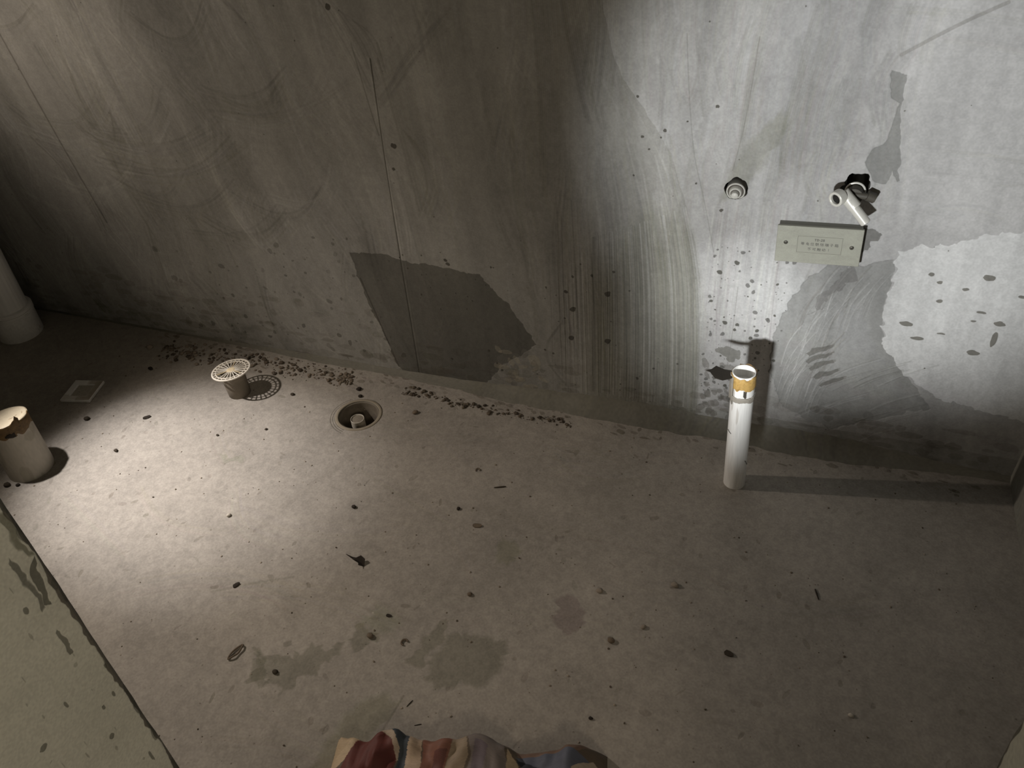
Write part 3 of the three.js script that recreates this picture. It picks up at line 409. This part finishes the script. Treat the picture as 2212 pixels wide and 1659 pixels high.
// ---------------------------------------------------------------- valve in the wall
{
  const t = thing('angle_valve', 'white metal angle valve sticking out of a broken hole above the junction box', 'valve', [0.103, 0.672, 0]);
  const rod = (r, a, b, capR = 0.0012) => { const A = new THREE.Vector3(...a), B = new THREE.Vector3(...b), d = B.clone().sub(A), l = d.length(), g = lathe([[0.0001, 0], [r - capR, 0], [r, capR], [r, l - capR], [r - capR, l], [0.0001, l]], 32); g.applyQuaternion(new THREE.Quaternion().setFromUnitVectors(new THREE.Vector3(0, 1, 0), d.normalize())); g.translate(...a); return g; };
  part('stem', join([rod(0.0165, [0.002, 0.002, -0.072], [0.0, -0.004, 0.020])]), fittingDark, t, 'dark stained stem coming out of the wall');
  part('flange', tf(new THREE.TorusGeometry(0.0175, 0.0022, 10, 40), 0.001, 0.0, 0.004), fitting, t);
  part('body', join([rod(0.0125, [-0.022, 0.006, 0.026], [0.006, -0.018, 0.036])]), fitting, t);
  part('spout', join([rod(0.0098, [-0.01, -0.004, 0.034], [0.030, -0.043, 0.046])]), fitting, t, 'short bright spout pointing down to the right');
  const h = new THREE.Group(); h.name = 'handle'; h.position.set(-0.027, 0.001, 0.037); h.rotation.set(0.12, -0.6, 0); t.add(h);
  part('ring', tf(lathe([[0.0095, 0], [0.0142, 0], [0.0152, 0.002], [0.0152, 0.016], [0.0142, 0.0185], [0.0105, 0.0185], [0.0095, 0.016], [0.0095, 0]], 40), 0, 0, -0.006, Math.PI / 2), fitting, h);
  part('bore_disc', tf(lathe([[0.0001, 0.0125], [0.0097, 0.0125], [0.0097, 0.0], [0.0001, 0.0]], 32), 0, 0, -0.006, Math.PI / 2), boreDark, h, 'black disc standing for the shaded opening');  // dark disc set into the ring in place of shade in its bore
  part('nut', join([tf(new THREE.CylinderGeometry(0.010, 0.010, 0.016, 6), 0.030, -0.002, 0.018, 0.3, 0, 1.2), rod(0.0065, [0.0, 0.0, 0.018], [0.03, -0.002, 0.018])]), fittingDark, t, 'dark hexagonal nut');
}
// ---------------------------------------------------------------- equipotential bonding box
{
  const t = thing('junction_box', 'beige rectangular bonding terminal box with printed label and two screws on the wall', 'box', [0.0565, 0.556, 0]); t.rotation.z = 0.05;
  part('housing', tf(new RoundedBoxGeometry(0.158, 0.079, 0.03, 2, 0.0015), 0, 0.001, 0.003), boxGrey, t, 'grey box body behind the cover');
  part('cover', tf(new RoundedBoxGeometry(0.163, 0.083, 0.007, 3, 0.0015), 0, 0, 0.0205), boxBeige, t);
  for (const x of [-0.063, 0.063]) { const s = part('screw', tf(lathe([[0.0001, 0.0014], [0.003, 0.0012], [0.0042, 0.0002], [0.0042, -0.001], [0.0001, -0.001]], 24), 0, 0, 0, Math.PI / 2), screwMetal, t); s.position.set(x, x > 0 ? 0.001 : 0.004, 0.0241); const sl = part('slot', new THREE.BoxGeometry(0.0064, 0.0009, 0.0004), boreDark, s); sl.position.z = 0.0014; sl.rotation.z = x > 0 ? 0.7 : 0.4; }
  // the printed panel
  const W = 880, H = 400, cv = document.createElement('canvas'); cv.width = W; cv.height = H; const c = cv.getContext('2d'); c.fillStyle = 'rgb(156,156,144)'; c.fillRect(0, 0, W, H); c.strokeStyle = 'rgb(100,99,90)'; c.lineWidth = 6; c.strokeRect(16, 16, W - 32, H - 32);
  c.fillStyle = 'rgb(84,83,78)'; c.font = 'bold 74px sans-serif'; c.textAlign = 'center'; c.fillText('TD-28', W / 2 - 6, 114);
  const bamboo = '20,5 10,22;14,14 45,14;30,14 36,24;62,5 52,22;56,14 92,14;72,14 78,24;';
  const G = {
    deng: bamboo + '20,34 80,34;50,26 50,48;8,48 92,48;12,62 88,62;66,50 66,94 54,90;28,70 40,82',
    dian: '20,22 80,22 80,68 20,68 20,22;20,45 80,45;50,5 50,88 92,88 92,74',
    wei: '28,5 8,45;20,30 20,95;62,5 68,18;40,25 92,25;50,38 56,75;84,36 74,80;36,88 96,88',
    lian: '5,10 45,10;12,10 12,72;38,10 38,95;12,30 38,30;12,50 38,50;4,74 46,68;58,6 64,20;86,6 78,20;52,26 94,26;48,50 98,50;72,26 72,50 48,94;72,52 98,94',
    jie: '26,5 8,30 26,30;36,18 8,58 38,52;5,88 38,78;46,22 96,22;70,4 70,44;50,44 90,44;52,58 88,58 88,92 52,92 52,58',
    duan: '20,5 26,16;5,22 42,22;12,34 16,66;34,32 28,66;4,80 44,70;50,10 50,30 94,30 94,10;72,4 72,30;46,42 98,42;70,42 66,56;50,95 50,56 94,56 94,95;64,58 64,90;79,58 79,90',
    zi: '18,12 80,12 52,36 52,92 36,86;6,48 94,48',
    xiang: bamboo + '5,46 46,46;26,30 26,96;26,48 5,78;28,52 44,68;54,94 54,38 92,38 92,94 54,94;54,56 92,56;54,74 92,74',
    bu: '6,12 94,12;56,12 8,60;50,30 50,96;58,40 92,66',
    ke: '5,14 95,14;18,36 54,36 54,66 18,66 18,36;78,14 78,92 64,86',
    chu: '22,4 8,26;20,14 40,14 34,26;8,94 10,28 44,28 44,92 38,90;10,46 44,46;10,64 44,64;27,28 27,64;54,24 94,24 94,54 54,54 54,24;74,6 74,86;50,90 94,84;84,70 96,94',
    dong: '8,18 42,18;3,40 46,40;24,40 8,76 40,70;34,58 44,84;52,28 92,28 88,92 76,88;70,5 68,40 48,94',
    mark: '50,15 50,62;50,80 50,86',
  };
  c.strokeStyle = 'rgb(84,83,78)'; c.lineCap = 'round'; c.lineJoin = 'round'; c.lineWidth = 6.5;
  const row = (list, y, size, gap) => list.forEach((k, i) => { const x = W / 2 - (list.length * (size + gap) - gap) / 2 + i * (size + gap); for (const s of G[k].split(';')) { c.beginPath(); s.trim().split(' ').forEach((p, j) => { const [px, py] = p.split(',').map(Number); j ? c.lineTo(x + px * size / 100, y + py * size / 100) : c.moveTo(x + px * size / 100, y + py * size / 100); }); c.stroke(); } });
  row(['deng', 'dian', 'wei', 'lian', 'jie', 'duan', 'zi', 'xiang'], 148, 72, 20); row(['bu', 'ke', 'chu', 'dong', 'mark'], 264, 72, 20);
  const tx = new THREE.CanvasTexture(cv); tx.colorSpace = THREE.SRGBColorSpace; tx.magFilter = THREE.LinearFilter; tx.anisotropy = 8;
  const lb = part('printed_label', new THREE.PlaneGeometry(0.088, 0.040), new THREE.MeshStandardMaterial({ map: tx, roughness: 0.6 }), t, 'thin-framed printed label with three lines of lettering'); lb.position.set(0.002, 0.002, 0.0242);
}
// ---------------------------------------------------------------- printed bag at the bottom edge
{
  const t = thing('printed_bag', 'crumpled bag printed in dark red, cream and slate blue at the bottom edge', 'bag', [-0.37, 0, 1.047]); t.rotation.y = 0.226;
  const L = new Layer([0, 1, 0, 1], 512, 'colour', true), r = rngOf(41); L.base([94, 82, 70]);
  const P = (pts, col, a = 1) => L.poly(pts, col.map((v) => v * 0.9), a, 0, 0.004, 0);
  P([[0, 0], [0.0, 1], [0.12, 1], [0.02, 0.5]], [196, 172, 140]); P([[0, 0.3], [0.05, 0.55], [0.12, 1], [0.07, 1], [0, 0.5]], [205, 182, 150]);
  P([[0.09, 1], [0.15, 1], [0.2, 0.82], [0.25, 0.6], [0.24, 0], [0.02, 0], [0.06, 0.7]], [104, 48, 40]);
  P([[0.15, 1], [0.185, 1], [0.235, 0.82], [0.26, 0.6], [0.25, 0.45], [0.22, 0.75]], [186, 168, 148]);
  P([[0.175, 1], [0.285, 1], [0.29, 0.4], [0.27, 0], [0.25, 0], [0.255, 0.65], [0.225, 0.86]], [62, 70, 78]);
  P([[0.285, 1], [0.33, 1], [0.335, 0.7], [0.35, 0.4], [0.34, 0], [0.28, 0]], [198, 174, 150]);
  P([[0.33, 1], [0.46, 1], [0.44, 0.6], [0.42, 0.2], [0.4, 0], [0.34, 0], [0.345, 0.6]], [138, 92, 76]);
  P([[0.39, 0.7], [0.44, 0.75], [0.42, 0.2], [0.38, 0.1]], [110, 68, 60]);
  P([[0.46, 1], [0.5, 1], [0.52, 0.6], [0.48, 0], [0.42, 0], [0.44, 0.6]], [160, 142, 120]);
  P([[0.5, 1], [0.64, 1], [0.67, 0.6], [0.68, 0], [0.5, 0], [0.53, 0.6]], [132, 122, 118]); P([[0.54, 0.8], [0.59, 0.75], [0.57, 0.1], [0.53, 0.3]], [104, 94, 104], 0.7);
  P([[0.66, 0.9], [0.7, 0.75], [0.72, 0.3], [0.7, 0], [0.66, 0]], [196, 174, 146]);
  P([[0.68, 1], [0.98, 1], [0.92, 0.8], [0.7, 0.82]], [128, 102, 88]); P([[0.69, 0.84], [0.9, 0.83], [0.97, 0.7], [0.95, 0.2], [0.78, 0.4]], [98, 102, 118]); P([[0.69, 0.82], [0.76, 0.66], [0.96, 0.3], [0.8, 0.2], [0.74, 0.5]], [46, 50, 60]);
  P([[0.9, 0.55], [0.97, 0.75], [1, 0.6], [1, 0], [0.9, 0]], [190, 174, 156]);
  L.grain((x, y) => 1 + 0.06 * fbm(x * 20, y * 20) + 0.04 * noise(x * 150, y * 150));
  const tx = new THREE.CanvasTexture(L.canvas); tx.colorSpace = THREE.SRGBColorSpace; tx.magFilter = THREE.LinearFilter; tx.wrapT = THREE.MirroredRepeatWrapping;
  const N = 80, M = 40, pos = [], uv = [], idx = [], Wd = 0.46, D = 0.24;
  for (const side of [0, 1]) for (let i = 0; i <= N; i++) for (let j = 0; j <= M; j++) {
    const u = i / N, v = j / M, eu = Math.min(u, 1 - u), ev = Math.min(v * 1.5, 1 - v), round = Math.pow(Math.min(1, eu / 0.08), 0.35) * Math.pow(Math.min(1, ev / 0.08), 0.3);
    const folds = 0.02 * noise(u * 11 + v * 1.5, v * 2) + 0.012 * Math.abs(noise(u * 17, v * 4 + 9)) + 0.008 * noise(u * 30, v * 9);
    const y = side ? 0 : Math.max(0.001, round * (0.062 + folds - 0.015 * v));
    const flare = 1 + 0.06 * (1 - round);
    pos.push((u - 0.5) * Wd * flare, y, (v - 0.35) * D * flare + (side ? 0 : 0.01 * noise(u * 9, 4))); uv.push(u, 1 - v / 0.45);
  }
  const S = (N + 1) * (M + 1); for (let i = 0; i < N; i++) for (let j = 0; j < M; j++) { const a = i * (M + 1) + j, b = a + M + 1; idx.push(a, a + 1, b, b, a + 1, b + 1, S + a, S + b, S + a + 1, S + b, S + b + 1, S + a + 1); }
  const g = new THREE.BufferGeometry(); g.setAttribute('position', new THREE.Float32BufferAttribute(pos, 3)); g.setAttribute('uv', new THREE.Float32BufferAttribute(uv, 2)); g.setIndex(idx); g.computeVertexNormals();
  part('bag_body', g, new THREE.MeshStandardMaterial({ map: tx, roughness: 0.7, side: THREE.DoubleSide }), t);
}
// ---------------------------------------------------------------- debris on the floor
const rockGeos = [], chipGeos = [];
{
  for (let k = 0; k < 5; k++) { const g = mergeVertices(bare(new THREE.IcosahedronGeometry(1, 2)).deleteAttribute('uv').deleteAttribute('normal')), p = g.attributes.position; for (let i = 0; i < p.count; i++) { const x = p.getX(i), y = p.getY(i), z = p.getZ(i), q = 1 + 0.28 * fbm(x * 1.3 + k * 7, y * 1.3 + z * 1.7, 2) + 0.1 * noise(x * 4 + k, z * 4 + y * 3); p.setXYZ(i, x * q, Math.max(-0.5, y * q * 0.62), z * q * 0.8); } g.translate(0, 0.46, 0); g.computeVertexNormals(); rockGeos.push(g); }
  for (let k = 0; k < 3; k++) { const r = rngOf(60 + k), o = []; for (let i = 0; i < 9; i++) { const t = i / 9 * Math.PI * 2, q = 0.7 + 0.5 * r(); o.push([Math.cos(t) * q, Math.sin(t) * q * 0.5]); } const g = sheet(o, 0.22, (x, y) => 0.16 * x * x + 0.1 * y); g.rotateX(-Math.PI / 2); g.computeBoundingBox(); g.translate(0, -g.boundingBox.min.y - 0.02, 0); chipGeos.push(g); }
}
const crumbMats = [std(0x3c342a, 0.95), std(0x6a5e50, 0.95), std(0x8e8478, 0.95), std(0xb4aca0, 0.9), std(0x2a231c, 0.95)];
const ringLeaf = (() => { const c = new THREE.CatmullRomCurve3([[-1, 0.16, 0], [-0.5, 0.3, 0.28], [0.1, 0.2, 0.34], [0.75, 0.3, 0.16], [1.05, 0.2, -0.05], [0.4, 0.16, -0.28], [-0.4, 0.18, -0.26]].map((p) => new THREE.Vector3(...p)), true); return new THREE.TubeGeometry(c, 40, 0.1, 6, true); })();
const hook = (() => { const c = new THREE.CatmullRomCurve3([[-0.6, 0.2, 0.5], [-0.8, 0.25, -0.1], [-0.2, 0.3, -0.6], [0.5, 0.25, -0.3], [0.6, 0.2, 0.3]].map((p) => new THREE.Vector3(...p))); return new THREE.TubeGeometry(c, 24, 0.2, 7); })();
const twig = (() => { const g = lathe([[0.001, -1], [0.1, -0.9], [0.13, -0.3], [0.11, 0.3], [0.08, 0.85], [0.001, 1]], 8); g.rotateZ(Math.PI / 2); g.translate(0, 0.1, 0); return g; })();
const scrap = (() => { const g = sheet([[-1, 0.05], [-0.4, 0.12], [0, 0.1], [0.3, 0.42], [0.75, 0.3], [0.9, -0.2], [0.55, -0.45], [0.3, -0.1], [-0.3, 0]], 0.06, (x, y) => 0.14 * Math.sin(x * 5) + 0.16 * Math.sin(y * 7)); g.rotateX(-Math.PI / 2); g.computeBoundingBox(); g.translate(0, -g.boundingBox.min.y - 0.02, 0); return g; })();
const GEO = { rock: (i) => rockGeos[i % 5], chip: (i) => chipGeos[i % 3], leaf: () => ringLeaf, hook: () => hook, twig: () => twig, scrap: () => scrap };
[
  ['scrap', 'plastic_scrap', 'frayed dark scrap with a thin tail, alone in the middle of the floor', 'scrap', -0.785, 0.638, 0.026, 4, -0.1],
  ['chip', 'wood_chip', 'dark oval chip on the floor below and left of the frayed dark scrap', 'chip', -1.009, 0.771, 0.0095, 4, 1.0],
  ['leaf', 'curled_leaf', 'thin curled loop like a dry leaf at the left tip of the dark worn patch', 'leaf', -0.915, 0.914, 0.019, 1, 1.25],
  ['chip', 'dark_chip', 'black angular chip between the covered pipe and the round grate', 'chip', -1.565, 0.359, 0.011, 4, 0.9],
  ['chip', 'dark_chip', 'dark chip farther back towards the wall, left of the round grate', 'chip', -1.696, 0.176, 0.011, 4, -0.4],
  ['rock', 'mortar_crumb', 'brown crumb just below the square drain plate', 'crumb', -1.725, 0.41, 0.0085, 0, 0],
  ['rock', 'pale_stone', 'pale flat stone near the back wall, farthest left of the stones', 'stone', -1.763, 0.09, 0.0095, 2, 0.3],
  ['rock', 'mortar_crumb', 'dark crumb right of the covered pipe, where its shadow ends', 'crumb', -1.56, 0.492, 0.006, 0, 0],
  ['rock', 'mortar_crumb', 'small round dark crumb below the grate, towards the bright spot', 'crumb', -1.332, 0.369, 0.004, 0, 0],
  ['rock', 'mortar_crumb', 'small dark crumb between the round grate and the open drain, nearer the viewer', 'crumb', -1.218, 0.314, 0.004, 0, 1],
  ['rock', 'pale_stone', 'pale squared stone at the lower edge of the bright spot on the floor', 'stone', -1.141, 0.602, 0.006, 3, 0.7],
  ['hook', 'curled_shaving', 'small upright curled shaving on the floor right of the open drain', 'shaving', -0.624, 0.303, 0.0075, 1, 0.2],
  ['twig', 'wood_splinter', 'thin pointed splinter lying flat on the floor, right of the small upright shaving', 'splinter', -0.554, 0.342, 0.015, 0, 0.4],
  ['rock', 'mortar_crumb', 'black crumb straight above the frayed scrap', 'crumb', -0.864, 0.496, 0.006, 4, 0],
  ['rock', 'mortar_crumb', 'black crumb below the thin splinter, to its left', 'crumb', -0.624, 0.433, 0.005, 4, 2],
  ['chip', 'mortar_flake', 'flat grey flake of mortar below the thin splinter', 'flake', -0.563, 0.468, 0.011, 1, 0.3],
  ['rock', 'mortar_crumb', 'dark crumb at the lower left corner of the worn patch beside the curled leaf', 'crumb', -0.814, 0.929, 0.006, 0, 0],
  ['chip', 'dark_chip', 'small dark chip above the two worn patches', 'chip', -0.655, 0.745, 0.007, 4, 0.1],
  ['rock', 'small_stone', 'round grey-brown stone between the two worn patches', 'stone', -0.669, 0.801, 0.0075, 1, 0],
  ['hook', 'curled_shaving', 'curled brown shaving at the left edge of the rounded worn patch', 'shaving', -0.596, 0.793, 0.0095, 1, 0.9],
  ['rock', 'small_stone', 'small grey stone above the rounded worn patch', 'stone', -0.512, 0.649, 0.006, 1, 0],
  ['rock', 'small_stone', 'pale brown stone right of the greenish worn patch', 'stone', -0.254, 0.564, 0.007, 2, 0],
  ['rock', 'small_stone', 'grey stone on the dark floor midway below the tall white pipe', 'stone', -0.108, 0.506, 0.008, 2, 0],
  ['rock', 'small_stone', 'pale small stone low on the right half of the floor', 'stone', -0.149, 0.623, 0.006, 2, 1],
  ['rock', 'small_stone', 'brown stone below the greenish worn patch', 'stone', -0.203, 0.672, 0.0075, 1, 0],
  ['chip', 'wood_chip', 'slanting dark chip low on the right half of the floor', 'chip', 0.019, 0.635, 0.011, 0, -0.3],
  ['twig', 'wood_splinter', 'dark splinter pointing at the back wall, on the right half of the floor', 'splinter', 0.171, 0.447, 0.014, 4, 1.9],
  ['rock', 'mortar_crumb', 'tiny pale crumb near the right bottom corner of the floor', 'crumb', 0.244, 0.698, 0.005, 3, 0],
  ['rock', 'mortar_crumb', 'larger of the two brown crumbs at the left edge below the covered pipe', 'crumb', -1.748, 0.672, 0.0085, 0, 0.5],
  ['rock', 'mortar_crumb', 'smaller of the two dark brown crumbs at the left edge below the covered pipe', 'crumb', -1.722, 0.664, 0.0055, 4, 0.5],
  ['twig', 'wood_splinter', 'short dark splinter near the printed bag, left of centre', 'splinter', -0.532, 0.911, 0.0085, 4, 1.2],
  ['twig', 'wood_splinter', 'short dark splinter standing closest to the printed bag', 'splinter', -0.5, 0.945, 0.007, 4, 0.5],
  ['rock', 'mortar_crumb', 'dark crumb just above the right half of the printed bag', 'crumb', -0.2, 0.84, 0.004, 4, 0.5],
  ['rock', 'mortar_crumb', 'pale crumb stuck at the floor beside the rim of the open drain, towards the crack', 'crumb', -0.86, 0.15, 0.008, 1, 0.9],
  ['rock', 'mortar_crumb', 'larger dark crumb on the wall side of the open drain', 'crumb', -1.052, 0.102, 0.0075, 4, 0.9],
  ['rock', 'mortar_crumb', 'dark crumb touching the left rim of the open drain', 'crumb', -1.035, 0.128, 0.0065, 4, 0.1],
  ['rock', 'mortar_crumb', 'single dark crumb right of the round grate and its shadow', 'crumb', -1.223, 0.17, 0.0055, 0, 0.1],
].forEach(([kind, name, label, category, x, z, s, m, turn], i) => {
  const o = shadows(new THREE.Mesh(GEO[kind](i), crumbMats[m])); o.name = numbered(name); o.userData = { label, category };
  o.position.set(x, -0.0003, z); o.rotation.y = turn; o.scale.setScalar(s); scene.add(o);
});
// countless mortar crumbs and dust grains
function litter(name, label, count, seed, place, size, mats) {
  const r = rngOf(seed), im = shadows(new THREE.InstancedMesh(rockGeos[seed % 5], std(0xffffff, 0.95), count)), m = new THREE.Matrix4(), col = new THREE.Color();
  for (let i = 0; i < count; i++) { const [x, z] = place(r), s = lerp(size[0], size[1], Math.pow(r(), 2.5)); m.compose(new THREE.Vector3(x, -s * 0.1, z), new THREE.Quaternion().setFromEuler(new THREE.Euler(0, r() * 6.28, 0)), new THREE.Vector3(s, s * lerp(0.6, 1, r()), s * lerp(0.6, 1.2, r()))); im.setMatrixAt(i, m); im.setColorAt(i, col.set(mats[Math.floor(r() * mats.length)])); }
  im.name = name; im.userData = { label, category: 'debris', kind: 'stuff' }; scene.add(im); return im;
}
const gauss = (r) => (r() + r() + r() - 1.5) * 1.2;
litter('mortar_debris', 'dark mortar crumbs strewn along the foot of the back wall behind the round grate', 420, 3, (r) => { const x = lerp(-1.72, -1.12, r()), c = lerp(0.085, 0.06, (x + 1.72) / 0.6); return [x, Math.max(0.03, c + 0.035 * gauss(r))]; }, [0.0014, 0.0075], [0x5a5044, 0x6b6053, 0x82776a, 0x453c32]);
litter('mortar_heap', 'little heap of dark mortar crumbs against the wall, between the round grate and the open drain', 70, 7, (r) => [-1.11 + 0.022 * gauss(r), 0.068 + 0.02 * gauss(r)], [0.0015, 0.0065], [0x5a5044, 0x6b6053, 0x7c7164]);
litter('mortar_line', 'line of dark mortar crumbs along the wall foot right of the open drain', 200, 4, (r) => { const x = lerp(-0.93, -0.45, Math.pow(r(), 1.3)); return [x, 0.075 + 0.013 * gauss(r) + (x > -0.8 ? 0.012 : 0)]; }, [0.0012, 0.0062], [0x4c4338, 0x5f5548, 0x3c342b]);
litter('floor_grit', 'fine grit scattered over the whole dusty floor', 900, 5, (r) => [lerp(-1.95, 0.53, r()), lerp(0.09, 1.22, r())], [0.0005, 0.0028], [0x5a5044, 0x71675a, 0x857a6c, 0x9c9284]);

// ---------------------------------------------------------------- the two lamps, both outside the frame
const glow = (r, g, b) => new THREE.MeshStandardMaterial({ color: 0xffffff, emissive: new THREE.Color().setRGB(r, g, b), emissiveIntensity: 2 });
{
  const t = thing('work_lamp', 'small black work lamp on a steel arm fixed to the left wall', 'lamp', LAMP);
  const dir = new THREE.Vector3(0.54, -1.05, -0.02).normalize(), q = new THREE.Quaternion().setFromUnitVectors(new THREE.Vector3(0, 1, 0), dir.clone().negate());
  const head = part('head', lathe([[0.0001, 0.07], [0.012, 0.07], [0.018, 0.05], [0.019, 0.012], [0.0001, 0.012]], 24), boreDark, t); head.quaternion.copy(q);
  const lens = part('lens', lathe([[0.0001, 0.0105], [0.016, 0.0105], [0.016, 0.012], [0.0001, 0.012]], 24), glow(1, 0.9, 0.78), t); lens.quaternion.copy(q);
  const back = dir.clone().multiplyScalar(-0.06), L = XL - LAMP[0];
  part('arm', new THREE.TubeGeometry(new THREE.CatmullRomCurve3([back, new THREE.Vector3(-0.2, 0.12, 0), new THREE.Vector3(L - 0.005, 0.12, 0)]), 24, 0.006, 8), steel, t);
  part('bracket', tf(new RoundedBoxGeometry(0.012, 0.09, 0.05, 2, 0.003), L + 0.005, 0.12, 0), steel, t);
}
{
  const t = thing('globe_lamp', 'round white globe lamp hanging in the hall', 'lamp', BULB);
  part('glass', new THREE.SphereGeometry(0.1, 40, 28), glow(1, 0.86, 0.62), t);
  part('socket', lathe([[0.0001, 0.095], [0.03, 0.095], [0.03, 0.13], [0.008, 0.14], [0.0001, 0.14]], 24), boreDark, t);
  part('cable', tf(new THREE.CylinderGeometry(0.003, 0.003, 0.76, 8), 0, 0.478, 0), boreDark, t);
}
{
  const s = thing('stool', 'plain wooden stool standing in the doorway below the camera', 'stool', [-0.238, 0, 1.7]);
  const wood = mottled(12, [128, 98, 66], (L, r) => { for (let i = 0; i < 60; i++) { const y = r(); L.line([[0, y], [0.5, y + 0.02 * r()], [1, y]], [92, 68, 44], 0.25, 0.004); } }, 0.7);
  part('seat', tf(new RoundedBoxGeometry(0.2, 0.03, 0.2, 3, 0.006), 0, 0.651, 0), wood, s);
  for (const x of [-0.08, 0.08]) for (const z of [-0.08, 0.08]) part('leg', tf(new RoundedBoxGeometry(0.026, 0.637, 0.026, 2, 0.004), x, 0.3185, z), wood, s);
  const t = thing('torch', 'black torch lying on the stool and lighting the wall', 'torch', TORCH);
  const dir = new THREE.Vector3(0.358, 0.01, -1.6).normalize(), q = new THREE.Quaternion().setFromUnitVectors(new THREE.Vector3(0, 1, 0), dir.clone().negate());
  const b = part('barrel', lathe([[0.0001, 0.15], [0.013, 0.15], [0.014, 0.145], [0.014, 0.06], [0.023, 0.035], [0.024, 0.01], [0.0225, 0.01], [0.0001, 0.03]], 28), boreDark, t); b.quaternion.copy(q);
  const l = part('lens', lathe([[0.0001, 0.0105], [0.022, 0.0105], [0.022, 0.012], [0.0001, 0.012]], 28), glow(0.95, 1, 1), t); l.quaternion.copy(q);
}
renderer.render(scene, camera);
